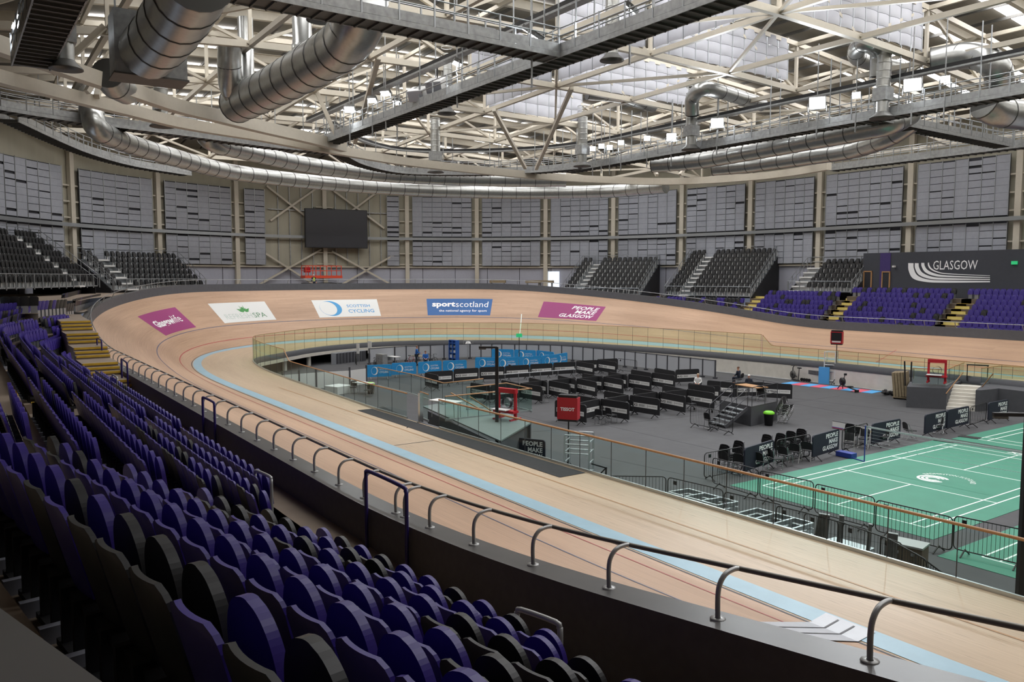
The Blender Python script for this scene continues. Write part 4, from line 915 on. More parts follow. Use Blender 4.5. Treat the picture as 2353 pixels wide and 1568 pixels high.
t = thing('duct_box', 'grey sheet metal duct box at the top left', 'duct box', a, th); MB().box((0, -.5, 0), (2.3, 1.3, 2.15)).build('box', 'galv', t)
q = MB()
for z in (-1.06,): q.box((0, -.5, z), (2.4, 1.4, .06))
q.build('flange', 'galv_dark', t)
for x in (-1, 1): MB().beam((x, -.5, 1.0), (x, -.5, 6.5), .05, .05).build('hanger_rod', 'rail_silver', t)
def diffuser(label, p, ztop, r=.34, m='duct'):
    t = thing('air_diffuser', label, 'diffuser', p); h = ztop-p[2]
    q = MB(); q.lathe([(r*.45, .28), (r*.8, .12), (r*1.75, .0), (r*1.75, .05), (r*1.05, .28), (r*.95, .35)], (0, 0, 0), 20); q.build('bell_mouth', 'galv_dark', t)
    q = MB(); q.lathe([(r*.9, .3), (r*.9, 1.0)], (0, 0, 0), 18); q.build('neck', m, t)
    q = MB(); q.box((0, 0, 1.35), (r*2.1, r*2.1, .75)); q.build('plenum_box', 'galv', t); q = MB(); q.lathe([(r, 1.7), (r, h)], (0, 0, 0), 18)
    for k in range(int(h/.45)): q.lathe([(r*1.02, 1.75+.45*k), (r*1.06, 1.78+.45*k), (r*1.02, 1.81+.45*k)], (0, 0, 0), 18)
    q.build('ribbed_pipe', m, t)
for lab, p, zt, r in (('air diffuser with flared mouth beside the diagonal duct at top', (-15.74, -10.71, 19), 22.5, .36), ('air diffuser with flared mouth under the centre baffles', (-13.07, 3.93, 18.9), 22, .36), ('air diffuser hanging beside the loudspeakers', (-25.28, 1.19, 17.9), 21, .34), ('copper-lit air diffuser in the top left corner', (-16.32, -20.62, 15.6), 20, .34), ('air diffuser between the two brightest lamps', (-7.98, 20.35, 17), 21, .4), ('air diffuser left of the brightest lamps', (-22.45, 20.01, 17), 21, .4), ('air diffuser at the left end of the lamps catwalk', (-33.72, 19.12, 17), 21, .42), ('air diffuser over the left ring catwalk', (-33.67, -13.77, 16.8), 21, .4), ('distant air diffuser below the ring beam', (-41.43, 9.43, 16.6), 21, .4)):
    diffuser(lab, p, zt, r)
# extra vertical ribbed pipes at upper left
for lab, p, r in (('ribbed silver pipe hanging left of the diagonal duct', (-26.88, -10.66, 18.4), .42), ('ribbed silver pipe hanging behind the diagonal duct', (-22.23, -9.16, 19.4), .5)):
    tag(MB().lathe([(r*1.1, 0), (r*1.1, .3), (r, .32), (r, 3.6)], (0, 0, 0), 18).build('ribbed_pipe', 'duct', None, p), lab, 'pipe')
# ---------------------------------------------------------------- floodlights and loudspeakers
AIM = Vector((-8, 6, 0))
def flood(label, p, w, power, em='lamp_small', aim=None, hang=False):
    P = Vector(p); d = ((Vector(aim) if aim else AIM)-P).normalized(); t = thing('floodlight', label, 'lamp', p, 0, 'floodlights on the catwalks')
    M = d.to_track_quat('Y', 'Z').to_matrix().to_4x4()
    q = MB(); q.box((0, -.1, 0), (w, .2, w*.78), 0, 0, M); q.build('housing', 'galv_dark', t)
    q = MB(); q.box((0, .012, 0), (w*.9, .02, w*.68), 0, 0, M); q.build('lens', em, t)
    q = MB()
    for s_ in (-1, 1): q.beam(M @ Vector((s_*w*.55, -.1, 0)), M @ Vector((s_*w*.55, -.1, 0))+Vector((0, 0, -.55)), .05, .05)
    q.build('yoke', 'galv', t)
    q = MB(); q.beam((0, 0, -.5), (0, 0, -2.2 if not hang else -.5), .06, .06); q.beam((0, .0, -.1), (0, 0, zchord(p[0], p[1])-p[2]+1.5), .05, .05)
    q.build('support_post', 'galv', t)
    if power:
        l = bpy.data.lights.new('floodlight_beam', 'SPOT'); l.energy = power; l.spot_size = R(95); l.spot_blend = .6; l.shadow_soft_size = .3; l.color = (.93, .97, 1)
        o = bpy.data.objects.new('floodlight_beam', l); COL.objects.link(o); o.parent = t; o.location = d*.15; o.rotation_euler = d.to_track_quat('-Z', 'Y').to_euler()
CM = (10, -16, 4)
for lab, p, w, pw, e in (('second brightest floodlight from the right on the far lamps catwalk', (-12.24, 20.24, 18.6), 1.0, 3000, 'lamp'), ('rightmost bright floodlight on the far lamps catwalk', (-6.3, 20.47, 18.6), .95, 3000, 'lamp'), ('third bright floodlight from the right on the far lamps catwalk', (-20.2, 20.19, 18.6), .9, 2500, 'lamp'), ('fourth bright floodlight from the right on the far lamps catwalk', (-25.2, 20.81, 18.4), .75, 0, 'lamp')):
    flood(lab, p, w, pw, e, CM)
for lab, p in (('small floodlight left of the four brightest', (-27.1, 20.11, 18.5)), ('small floodlight in the middle of the distant lamp cluster', (-29.75, 19.82, 18.5)), ('upper right floodlight of the distant lamp pair', (-31.58, 20.24, 18.4)), ('lower left floodlight of the distant lamp pair', (-31.94, 19.66, 18.5)), ('leftmost small floodlight of the distant lamp cluster', (-32.89, 19.54, 18.4)), ('small floodlight right of the rightmost bright lamp', (-4.58, 20.67, 18.6)), ('small floodlight between the two brightest lamps', (-9.61, 20.26, 18.6))):
    flood(lab, p, .5, 0, 'lamp_small', CM)
for lab, p, w, pw in (('white-glowing floodlight nearest the loudspeakers', (-17.47, -2.73, 18.7), .62, 1200), ('floodlight left of the loudspeakers, second along', (-25.63, -2.82, 18.7), .6, 0), ('floodlight third left of the loudspeakers', (-27.4, -2.87, 18.6), .55, 0), ('lowest left floodlight of the near catwalk', (-30.72, -2.93, 18.6), .7, 1200), ('side-turned floodlight close left of the loudspeakers', (-26.24, -1.77, 18.4), .5, 0), ('floodlight behind the catwalk side panel at top centre', (-9.34, -3.9, 18), .9, 0), ('side-turned floodlight at the top beside the centre baffles', (-5.97, -1.42, 18.6), .6, 0)):
    flood(lab, p, w, pw, 'lamp_small', (-20, -10, 0))
tag(MB().lathe([(.04, .5), (.09, .35), (.2, .1), (.22, 0)], (0, 0, 0), 14).build('spot_lamp', 'lamp_small', None, (-16.9, -22.08, 17)), 'small round spot lamp in the top left corner', 'lamp')
for lab, p in (('white loudspeaker box on the near catwalk, right one', (-20.59, -2.18, 18.3)), ('grey loudspeaker box on the near catwalk, left one', (-21.83, -2.63, 18))):
    t = thing('loudspeaker', lab, 'speaker', p, R(35)); M = Matrix.Rotation(R(28), 4, 'X'); MB().box((0, 0, 0), (.95, .9, .62), 0, 0, M).build('cabinet', 'white', t); MB().box((0, -.46, 0), (.9, .03, .57), 0, 0, M).build('grille', 'locker', t); MB().beam((0, .1, .3), (0, .1, 1.2), .06, .06).build('hanging_bracket', 'black', t)

# ================================================================= badminton courts
def court(label, x0, y0, nm='court_mat', ext=None, logo=True, ym=13.4):
    # playing lines 6.1 m (x) by 13.4 m (y), mat margin around
    t = thing(nm, label, 'court', (x0, y0, 0)); q = MB(); e = ext or (-.75, -.95, 6.85, 14.35)
    q.box(((e[0]+e[2])/2, (e[1]+e[3])/2, .006), (e[2]-e[0], e[3]-e[1], .012)); q.build('mat_surface', 'court_green', t)
    q = MB(); w = .055
    for x in (0, .46, 5.64, 6.1): q.box((x, ym/2, .014), (w, ym, .004))
    for y in [v for v in (0, .76, 4.72, 8.68, 12.64, 13.4) if v <= ym and (v != .76 or ym < 13)]: q.box((3.05, y, .0142), (6.1, w, .004))
    for a, b in ((0, 4.72), (8.68, 13.4))[:1 if ym < 13 else 2]: q.box((3.05, (a+b)/2, .0144), (w, b-a, .004))
    q.build('court_lines', 'white_line', t); return t
c1 = court('green badminton court mat nearest the camera, with white emblem', 0, 0)
c2 = court('farther green badminton court mat, partly cut by the right edge', .3, 15.6, ext=(-.75, -.95, 6.85, 9.6), ym=9.2)
c3 = court('small visible corner of green court mat at the right edge', 8.4, -1.3)
q = MB(); cx, cy = (3.07, 6.25, 0.02)[:2]
for r0, r1 in ((.46, .56), (.32, .41), (.18, .26)):
    n = 36; vs = []; gap = 30 if r1 < .7 else 36
    for i in range(n+1):
        a = 2*math.pi*i/n+.6; vs += [(cx+r0*math.cos(a), cy+r0*math.sin(a)*.95, .016), (cx+r1*math.cos(a), cy+r1*math.sin(a), .016)]
    q.add(vs, [(2*i, 2*i+1, 2*i+3, 2*i+2) for i in range(gap)])
q.build('ring_emblem', 'white_line', c1)
q = MB()
vs, fs = fit(text2d('BADMINTON SCOTLAND', 1), 0, 1, 0, 1)
put_text(q, (vs, fs), lambda u, v: (cx+.35+(.85+.2*v)*math.cos(R(165-150*u)), cy+.2+(.85+.2*v)*math.sin(R(165-150*u)), .016)); q.build('lettering', 'white_line', c1)
q = MB(); a = (2.19, 13.75, 0.02); b = (3.39, 14.08, 0.02)
put_text(q, fit(text2d('YONEX', 1, bold=.03), 0, 1.9, 0, .42), lambda u, v: (a[0]+2.2-u, a[1]+.25-v, .017)); q.build('lettering', 'white_line', c1)
q = MB(); a = (0.1, 17.02, 0.02); 
for i in range(5): q.box((a[0]+.2*i-.3, a[1]+.45*i, .017), (.42, .36, .003))
q.build('lettering', 'white_line', c2)
for n, p in enumerate(((-0.31, 13.83, -0), (-0.11, 15.75, 0))):
    tag(MB().box((0, 0, .014), (.9, .5, .016), 0, R(8)).build('floor_tile', 'mat_black', None, (p[0], p[1], .012)), ['small black tile at the back corner of the near court', 'small black tile at the left corner of the farther court'][n], 'tile')
# net and its posts
np_ = thing('net_post', 'blue badminton net post with weighted base at the court sideline', 'net post', (-.05, 6.7, 0))
MB().tube([(0, 0, .02), (0, 0, 1.55)], .025, 8).build('post', 'net_blue', np_); MB().beam((0, 0, .03), (-.95, .25, .03), .05, .04).build('base_arm', 'net_blue', np_); MB().box((-1.0, .25, .12), (.75, .4, .2)).build('weight', 'net_blue', np_)
nt = thing('badminton_net', 'sagging badminton net with white tape across the near court', 'net', (0, 6.7, 0))
MB().path_beam([(0, 0, 1.52), (1.5, 0, 1.49), (3.05, 0, 1.48), (4.6, 0, 1.49), (6.1, 0, 1.52)], .02, .075).build('top_tape', 'net', nt)
q = MB()
q.path_beam([(0, 0, .80), (3, .02, .72), (6.1, 0, .78)], .008, .014)
for i in range(1, 5): q.path_beam([(0, 0, .8+.14*i), (3.05, 0, .74+.145*i), (6.1, 0, .79+.14*i)], .004, .005)
q.build('mesh_cords', 'net', nt); MB().box((.02, 0, 1.15), (.03, .02, .74)).build('side_tape', 'white', nt)
# ================================================================= crowd barriers
def barrier_frame(q, L=2.2, bars=True):
    z0, z1, r = .16, 1.1, .13; pts = []
    for cx_, cz, a0 in ((L-r, z1-r, 0), (r, z1-r, 90), (r, z0+r, 180), (L-r, z0+r, 270)):
        for k in range(5): a = R(a0+90*k/4); pts.append((cx_+r*math.cos(a), 0, cz+r*math.sin(a)))
    q.tube(pts, .019, 6, closed=True)
    if bars:
        for i in range(1, 18): q.tube([(L*i/18, 0, z0), (L*i/18, 0, z1)], .007, 4, cap=False)
    return q
def foot_mesh(x):
    q = MB()
    for s_ in (-1, 1): q.beam((x, 0, .2), (x+.03*s_, .27*s_, .015), .035, .03)
    return q
def open_barrier(L=2.2):
    t = thing('crowd_barrier', 'x', 'barrier'); barrier_frame(MB(), L).build('frame', 'black', t)
    for x in (.35, L-.35): foot_mesh(x).build('foot', 'black', t)
    q = MB(); q.box((.3, 0, .96), (.14, .02, .13)); q.build('name_plate', 'black', t); return t
def cover_mesh(L, m0=0):
    q = MB(); y = .034; z0, z1, r = .2, 1.12, .13; out = []
    for cx_, cz, a0 in ((L-r+.01, z1-r, 0), (r-.01, z1-r, 90)):
        for k in range(5): a = R(a0+90*k/4); out.append((cx_+r*math.cos(a), cz+r*math.sin(a)))
    out = [(L+.01, z0)]+out+[(-.01, z0)]; n = len(out)
    vs = [(x, -y, z) for x, z in out]+[(x, y, z) for x, z in out]
    q.add(vs, [tuple(range(n)), tuple(range(2*n-1, n-1, -1))]+[(i, i+n, (i+1) % n+n, (i+1) % n) for i in range(n)]); return q
def covered_barrier(kind):
    L = 2.2; t = thing('covered_barrier', 'x', 'barrier')
    col = {'black': 'soft_black', 'navy': 'navy_cover', 'blue': 'blue_cover'}[kind]
    c = cover_mesh(L).build('cover', col, t); 
    for x in (.35, L-.35): foot_mesh(x).build('foot', 'black' if kind != 'blue' else 'steel_tube', t)
    if kind == 'black':
        q = MB(); w = MB()
        for sg in (-1, 1):
            f = lambda u, v, s_=sg: ((u if s_ < 0 else L-u), s_*.037, v)
            q.add([f(.12, .50), f(L-.12, .50), f(L-.12, .74), f(.12, .74)], [(0, 1, 2, 3)])
            g = lambda u, v, s_=sg: ((u if s_ < 0 else L-u), s_*.039, v)
            put_text(w, fit(text2d('BUCS', 1, bold=.04), .16, .62, .55, .69), g)
            for k in range(4): a = .70+.0*k; w.add([g(.70, .68-.035*k), g(1.18-.06*(k % 2), .68-.035*k), g(1.18-.06*(k % 2), .665-.035*k), g(.70, .665-.035*k)], [(0, 1, 2, 3)])
            w.add([g(1.34, .54), g(1.36, .54), g(1.36, .7), g(1.34, .7)], [(0, 1, 2, 3)])
            put_text(w, fit(text2d('BRITISH UNIVERSITIES', 1), 1.42, 2.0, .6, .66), g)
        q.build('white_strip', 'white', c); w.build('lettering', 'black', c)
    elif kind == 'navy':
        w = MB()
        for sg in (-1, 1):
            g = lambda u, v, s_=sg: ((u if s_ < 0 else L-u), s_*.038, v)
            for wd, x0, z in (('PEOPLE', 1.05, .83), ('MAKE', 1.32, .58), ('GLASGOW', .78, .33)): put_text(w, fit(text2d(wd, 1, bold=.03), x0, 2.08, z, z+.2), g)
        w.build('lettering', 'white_text', c)
    else:
        w = MB()
        for sg in (-1, 1):
            g = lambda u, v, s_=sg: ((u if s_ < 0 else L-u), s_*.038, v); n = 24; vs = []
            for i in range(n):
                a = 2*math.pi*i/n; vs += [g(.72+.31*math.cos(a), .66+.31*math.sin(a)), g(.66+.235*math.cos(a), .665+.27*math.sin(a))]
            w.add(vs, [(2*i, 2*((i+1) % n), 2*((i+1) % n)+1, 2*i+1) for i in range(n)])
            put_text(w, fit(text2d('SCOTTISH', 1), 1.15, 1.85, .70, .82), g); put_text(w, fit(text2d('CYCLING', 1, bold=.02), 1.15, 1.95, .47, .62), g)
        w.build('lettering', 'white_text', c)
    return t
PROTO = {k: (covered_barrier(k) if k != 'open' else open_barrier()) for k in ('black', 'navy', 'blue', 'open')}; PUSED = set()
def barrier(kind, a, b, label, group):
    # a, b: the two ends of the top edge
    A = Vector(a); B = Vector(b); d = B-A; rz = math.atan2(d.y, d.x); m = (A+B)/2; L = min(2.35, max(1.9, d.length)); s_ = L/2.2
    o = m-Vector((math.cos(rz), math.sin(rz), 0))*L/2; loc = (o.x, o.y, 0)
    if kind not in PUSED:
        PUSED.add(kind); p = PROTO[kind]; p.location = loc; p.rotation_euler.z = rz; p['label'] = label; p['group'] = group; p.scale.x = s_; return p
    return dup(PROTO[kind], loc, rz, label, group, (s_, 1, 1))
FRONT = [((-16.14, 2, 1.1), (-12.11, 2.37, 1.1)), ((-14.27, 4.43, 1.1), (-12.31, 4.71, 1.1)), ((-14.38, 6.71, 1.1), (-12.32, 6.98, 1.1)), ((-14.37, 9, 1.1), (-12.19, 8.86, 1.1)), ((-14.22, 11.15, 1.1), (-12.13, 11.17, 1.1))]
for i, (a, b) in enumerate(FRONT): barrier('black', a, b, 'black covered barrier with white strip, %s from left in front line of pens' % ORD[i+1], 'black covered barriers of the pens')
BACK1 = [((-16.33, 4.18, 1.1), (-14.16, 4.31, 1.1)), ((-16.45, 6.62, 1.1), (-14.44, 6.63, 1.1)), ((-16.51, 8.99, 1.1), (-14.28, 8.83, 1.1)), ((-16.42, 11.37, 1.1), (-14.12, 10.96, 1.1)), ((-16.08, 13.31, 1.1), (-13.86, 13.18, 1.1))]
for i, (a, b) in enumerate(BACK1): barrier('black', a, b, 'black barrier seen from behind, %s from left just behind the front pens' % ORD[i+1], 'black covered barriers of the pens')
DIV1 = [((-13.73, 2.28, 1.1), (-14.28, 4.41, 1.1)), ((-14.09, 4.42, 1.1), (-14.49, 6.69, 1.1)), ((-14.3, 6.68, 1.1), (-14.41, 8.95, 1.1)), ((-14.21, 8.93, 1.1), (-14.11, 10.99, 1.1))]
for i, (a, b) in enumerate(DIV1): barrier('black', a, b, 'black dividing barrier between front pens, %s from left' % ORD[i+1], 'black covered barriers of the pens')
MID = [((-22.1, 4.57, 1.1), (-20.04, 4.72, 1.1)), ((-22.1, 6.83, 1.1), (-19.84, 6.76, 1.1)), ((-21.93, 9.03, 1.1), (-19.69, 8.8, 1.1)), ((-21.73, 11.17, 1.1), (-19.62, 11.01, 1.1)), ((-21.76, 13.48, 1.1), (-19.57, 13.48, 1.1)), ((-21.48, 15.45, 1.1), (-19.26, 15.39, 1.1)), ((-21.64, 18.02, 1.1), (-21.11, 19.75, 1.1))]
for i, (a, b) in enumerate(MID): barrier('black', a, b, 'black covered barrier with white strip, %s from left in middle line of pens' % ORD[i+1], 'black covered barriers of the pens')
BACK2 = [((-24.12, 6.68, 1.1), (-21.63, 6.37, 1.1)), ((-23.84, 8.96, 1.1), (-21.54, 8.62, 1.1)), ((-23.86, 11.1, 1.1), (-21.48, 10.91, 1.1)), ((-23.61, 13.28, 1.1), (-21.26, 12.91, 1.1)), ((-23.58, 15.45, 1.1), (-21.33, 15.22, 1.1)), ((-23.43, 17.62, 1.1), (-21.02, 17.26, 1.1))]
for i, (a, b) in enumerate(BACK2): barrier('black', a, b, 'black barrier seen from behind, %s from left behind the middle pens' % ORD[i+1], 'black covered barriers of the pens')
DIV2 = [((-22.05, 4.64, 1.1), (-22.34, 6.86, 1.1)), ((-22.06, 6.89, 1.1), (-22.34, 9.25, 1.1)), ((-21.88, 9.1, 1.1), (-22.04, 11.36, 1.1)), ((-21.77, 11.32, 1.1), (-21.82, 13.4, 1.1))]
for i, (a, b) in enumerate(DIV2): barrier('black', a, b, 'black dividing barrier between middle pens, %s from left' % ORD[i+1], 'black covered barriers of the pens')
REAR = [((-30.69, 2.55, 1.1), (-30.44, 4.53, 1.1)), ((-31.09, 5.02, 1.1), (-30.8, 6.93, 1.1)), ((-30.98, 7.16, 1.1), (-30.42, 8.99, 1.1)), ((-30.63, 9.21, 1.1), (-30.34, 11.22, 1.1)), ((-30.53, 11.48, 1.1), (-30.2, 13.33, 1.1)), ((-30.39, 13.6, 1.1), (-30.05, 15.51, 1.1)), ((-30.27, 15.78, 1.1), (-27.88, 15.59, 1.1)), ((-30.47, 18.17, 1.1), (-27.94, 18.01, 1.1))]
for i, (a, b) in enumerate(REAR): barrier('black', a, b, 'black covered barrier with white strip, %s from left in the rearmost black line' % ORD[i+1], 'black covered barriers of the pens')
for a, b, lab in (((-30.38, 2.31, 1.1), (-28.59, 2.27, 1.1), 'black covered barrier turned at the left end of the rearmost line'), ((-30.49, 16.04, 1.1), (-30.11, 17.77, 1.1), 'black covered barrier behind the seventh rear pen'), ((-30.45, 18.2, 1.1), (-30.11, 19.92, 1.1), 'black covered barrier farthest back at the right of the rear line'),
                  ((-24.05, 2.11, 1.1), (-22.17, 2.32, 1.1), 'black covered barrier behind the glass landing, left one'), ((-24.01, 4.44, 1.1), (-21.96, 4.41, 1.1), 'black covered barrier behind the glass landing, right one'), ((-22.3, 2.48, 1.1), (-22.13, 4.53, 1.1), 'black dividing barrier behind the glass landing'),
                  ((-16.24, 15.33, 1.1), (-14.53, 15.73, 1.1), 'black covered barrier close behind the left side of the stage table'), ((-13.34, 17.28, 1.1), (-12.2, 18.02, 1.1), 'black covered barrier with white strip at the right of the stage'), ((-15.27, 13.04, 1.1), (-14.35, 13.66, 1.1), 'black covered barrier by the pale-haired person'), ((-14.54, 15.91, 1.1), (-13.62, 17.6, 1.1), 'black covered barrier directly behind the stage table')):
    barrier('black', a, b, lab, 'black covered barriers of the pens')
BLUE = [((-37.03, 0.96, 1.1), (-36.63, 2.62, 1.1), 'leftmost blue covered barrier, partly behind the glass'), ((-37.26, 3.07, 1.1), (-36.89, 5, 1.1), 'blue covered barrier with white crescent, second from left'), ((-36.8, 5.15, 1.1), (-36.77, 7.21, 1.1), 'blue covered barrier with white crescent, third from left'), ((-36.55, 7.24, 1.1), (-36.06, 9.13, 1.1), 'blue covered barrier with white crescent, fourth from left'),
        ((-37.28, 11.07, 1.1), (-36.39, 12.04, 1.1), 'crumpled blue covered barrier at the left of the right group'), ((-35.91, 11.81, 1.1), (-35.73, 13.96, 1.1), 'blue covered barrier in front row, second of the right group'), ((-35.69, 14.02, 1.1), (-35.4, 16.08, 1.1), 'blue covered barrier in front row, third of the right group'), ((-35.36, 16.14, 1.1), (-35.72, 18.34, 1.1), 'blue covered barrier in front row, fourth of the right group'),
        ((-43.27, 16.3, 1.1), (-41.57, 17.58, 1.1), 'blue covered barrier in back row, left of the right group'), ((-41.53, 17.65, 1.1), (-39.7, 18.74, 1.1), 'blue covered barrier in back row, middle of the right group'), ((-39.83, 18.94, 1.1), (-37.42, 19.08, 1.1), 'blue covered barrier in back row, right of the right group'), ((-35.9, 18.43, 1.1), (-36.25, 19.33, 1.1), 'blue covered barrier turned edge-on at the right end')]
for a, b, lab in BLUE: barrier('blue', a, b, lab, 'blue covered barriers round the team area')
NAVY = [((-1.33, 0.51, 1.12), (-1.78, 2.97, 1.1), 'dark navy barrier with white lettering, leftmost by the court chairs'), ((-1.31, 4.75, 1.12), (-1.68, 7.46, 1.12), 'dark navy barrier with white lettering between two chair groups'), ((-1.47, 9.43, 1.12), (-1.49, 12.07, 1.12), 'dark navy barrier with white lettering behind the net post'), ((-1.34, 13.88, 1.12), (-1.49, 16.13, 1.12), 'dark navy lettered barrier with a chair before it, at right'), ((-1.45, 16.19, 1.12), (-1.52, 18.49, 1.12), 'dark navy lettered barrier beside the open barrier at right'), ((-1.42, 20.41, 1.12), (-1.42, 22.56, 1.12), 'dark navy lettered barrier farthest right near the steps'), ((-8.44, -5.73, 1.1), (-7.18, -5.01, 1.1), 'dark navy lettered barrier seen through glass below the landing')]
for a, b, lab in NAVY: barrier('navy', a, b, lab, 'dark navy lettered barriers')
OPEN = [((-1.17, -6.72, 1.1), (0.06, -5.15, 1.1), 'open black crowd barrier at the left of the near line'), ((0.14, -5.14, 1.1), (2.26, -4.87, 1.1), 'open black crowd barrier behind the first aluminium frames'), ((2.42, -5, 1.1), (4.39, -4.77, 1.1), 'open black crowd barrier between the two frame stacks'), ((4.59, -4.94, 1.1), (5.95, -4.82, 1.1), 'open black crowd barrier behind the second aluminium frames'), ((5.66, -4.89, 1.1), (6.69, -4.85, 1.1), 'open black crowd barrier behind the leaning channels'), ((6.82, -4.93, 1.1), (7.83, -5.11, 1.1), 'open black crowd barrier beside the flight case'), ((7.89, -5.14, 1.1), (8.89, -5.67, 1.1), 'open black crowd barrier over the flight case'),
        ((-1.67, -1.33, 1.1), (-1.63, 0.8, 1.1), 'open black crowd barrier turned towards the chair stacks'), ((-0.99, -1.64, 1.1), (1.19, -1.8, 1.1), 'open black crowd barrier at the left corner of the court'), ((1.27, -1.8, 1.1), (3.29, -1.68, 1.1), 'open black crowd barrier across the near end of court, left'), ((3.46, -1.82, 1.1), (5.48, -1.79, 1.1), 'open black crowd barrier across the near end of court, second'), ((5.64, -1.97, 1.1), (7.87, -1.91, 1.1), 'open black crowd barrier across the near end of court, third'), ((7.82, -1.68, 1.1), (9.66, -1.46, 1.1), 'open black crowd barrier at the right edge of the picture'),
        ((-9.41, 6.77, 1.1), (-8.41, 6.78, 1.1), 'open black crowd barrier left of the stage stair'), ((-8.51, 6.87, 1.1), (-7.13, 6.58, 1.1), 'open black crowd barrier in front of the stage stair'), ((-1.3, 18.04, 1.1), (-1.64, 20.84, 1.1), 'open black crowd barrier between two navy barriers at right'), ((-30.18, 20.13, 1.1), (-28.03, 20.2, 1.1), 'open grey crowd barrier by the fence screens'), ((-1.53, 7.33, 1.1), (-1.78, 9.75, 1.1), 'open black crowd barrier behind the net post chairs'), ((-1.66, 2.98, 1.1), (-1.66, 5.23, 1.1), 'open black crowd barrier behind the stacked chairs')]
for a, b, lab in OPEN: barrier('open', a, b, lab, 'open tubular crowd barriers')
# ================================================================= fence screens in front of the infield wall
FP = [(-46.85, 5.58, 1.4), (-47.37, 8.36, 1.4), (-47.41, 9.54, 1.4), (-47.17, 10.72, 1.4), (-46.97, 11.85, 1.4), (-46.89, 13.26, 1.4), (-46.48, 14.45, 1.4), (-46.04, 15.63, 1.4), (-45.53, 16.54, 1.4), (-44.94, 17.39, 1.4), (-44.4, 18.18, 1.4), (-43.37, 18.98, 1.4), (-42.66, 19.84, 1.4), (-41.69, 20.56, 1.4), (-40.79, 21.27, 1.4), (-39.81, 21.85, 1.4), (-38.68, 22.24, 1.4), (-37.42, 22.44, 1.4), (-36.02, 22.49, 1.4), (-34.66, 22.54, 1.4), (-33.34, 22.59, 1.4), (-32.21, 22.78, 1.4), (-30.96, 22.82, 1.4), (-29.73, 22.89, 1.4), (-28.55, 22.94, 1.4), (-27.38, 23, 1.4), (-26.1, 22.97, 1.4), (-24.97, 23.09, 1.4), (-23.72, 23.12, 1.4), (-22.5, 23.16, 1.4)]
t = thing('fence_screen', 'row of grey smoked screens on dark posts before the far infield wall', 'fence', FP[0][:2]+(0,)); iv = Matrix.Translation(-Vector(FP[0][:2]+(0,)))
for p in FP:
    q = MB(); q.box((p[0], p[1], .72), (.09, .09, 1.44)); q.box((p[0], p[1], .06), (.25, .25, .12)); q.xf(iv).build('post', 'post_dark', t)
for a, b in zip(FP, FP[1:]):
    q = MB(); A = Vector((a[0], a[1], .78)); B = Vector((b[0], b[1], .78)); q.beam(A.lerp(B, .04), A.lerp(B, .96), .02, 1.2); q.xf(iv).build('screen_panel', 'fence_grey', t)
q = MB(); q.path_beam([(p[0], p[1], 1.4) for p in FP], .05, .05); q.xf(iv).build('top_rail', 'post_dark', t)
# white boards and lockers under the far turn
for i in range(9):
    s = 75.0-.72*i; p = off(s, din(s)-.75, 0)
    t = thing('locker', 'grey locker cabinet under the far turn, %s from left' % ORD[i+1], 'locker', p, at(s)[5], 'grey lockers under the far turn'); MB().box((0, .25, .5), (.56, .5, 1.0)).build('cabinet_body', 'locker', t)
    MB().box((0, -.015 if False else .51, .5), (.5, .02, .92)).build('door', 'post_dark', t)
bd = [(-32.72, -5.58, 0), (-33.97, -3.72, 0), (-33.35, -2.05, 0), (-33.18, -0.24, 0)]
t = thing('partition_screen', 'low pale partition screens on dark posts behind the left glass', 'partition', bd[0]); iv = Matrix.Translation(-Vector(bd[0]))
BP = [(-33.55, -6.78, 0), (-33.51, -5.66, 0), (-33.66, -4.4, 0), (-33.37, -2.08, 0), (-33.96, -0.55, 0)]
for a, b in zip(BP, BP[1:]): MB().beam(Vector(a)+Vector((0, 0, .7)), Vector(b)+Vector((0, 0, .7)), .04, 1.1).xf(iv).build('screen_panel', 'white', t)
for p in BP: MB().box((p[0], p[1], .75), (.1, .1, 1.5)).xf(iv).build('post', 'post_dark', t)
# ================================================================= stage with stair
A_, B_, C_, D_ = (-8.05, 9.35), (-8.45, 12.05), (-10.7, 12.45), (-10.6, 9.85)
st = thing('stage', 'dark grey box stage with metal stair and railings among the pens', 'stage', (-9.4, 10.9, 0)); iv = Matrix.Translation((9.4, -10.9, 0))
MB().prism([A_, B_, C_, D_], 0, .98).xf(iv).build('stage_box', 'grey_box', st); MB().prism([A_, B_, C_, D_], .98, 1.05).xf(iv).build('deck', 'carpet', st)
q = MB(); s0 = Vector((-8.25, 9.3, 0)); s1 = Vector((-9.5, 9.55, 0)); dn = Vector((-.15, -1, 0)).normalized()
for k in range(5):
    z = .875-.175*k; o = dn*(.12+.28*k); q.hexa([tuple(p+o+Vector((0, 0, z-.04))) for p in (s0, s1, s1+dn*.28, s0+dn*.28)]+[tuple(p+o+Vector((0, 0, z))) for p in (s0, s1, s1+dn*.28, s0+dn*.28)])
q.xf(iv).build('stair_treads', 'alu', st)
q = MB()
for p in (s0, s1): q.beam(p+Vector((0, 0, .95)), p+dn*1.5+Vector((0, 0, .05)), .05, .16)
q.xf(iv).build('stair_stringers', 'grey_box', st)
q = MB()
for p in (s0, s1):
    for h in (.5, .95): q.tube([p+Vector((0, 0, 1.05+h)), p+dn*1.5+Vector((0, 0, .1+h))], .02, 6)
    for f in (0, .75, 1.5): q.tube([p+dn*f+Vector((0, 0, 1.0-.62*f)), p+dn*f+Vector((0, 0, 2.0-.62*f))], .02, 6)
q.xf(iv).build('stair_rail', 'post_dark', st)
q = MB(); cr = [Vector(p+(1.05,)) for p in (A_, B_, C_, D_)]
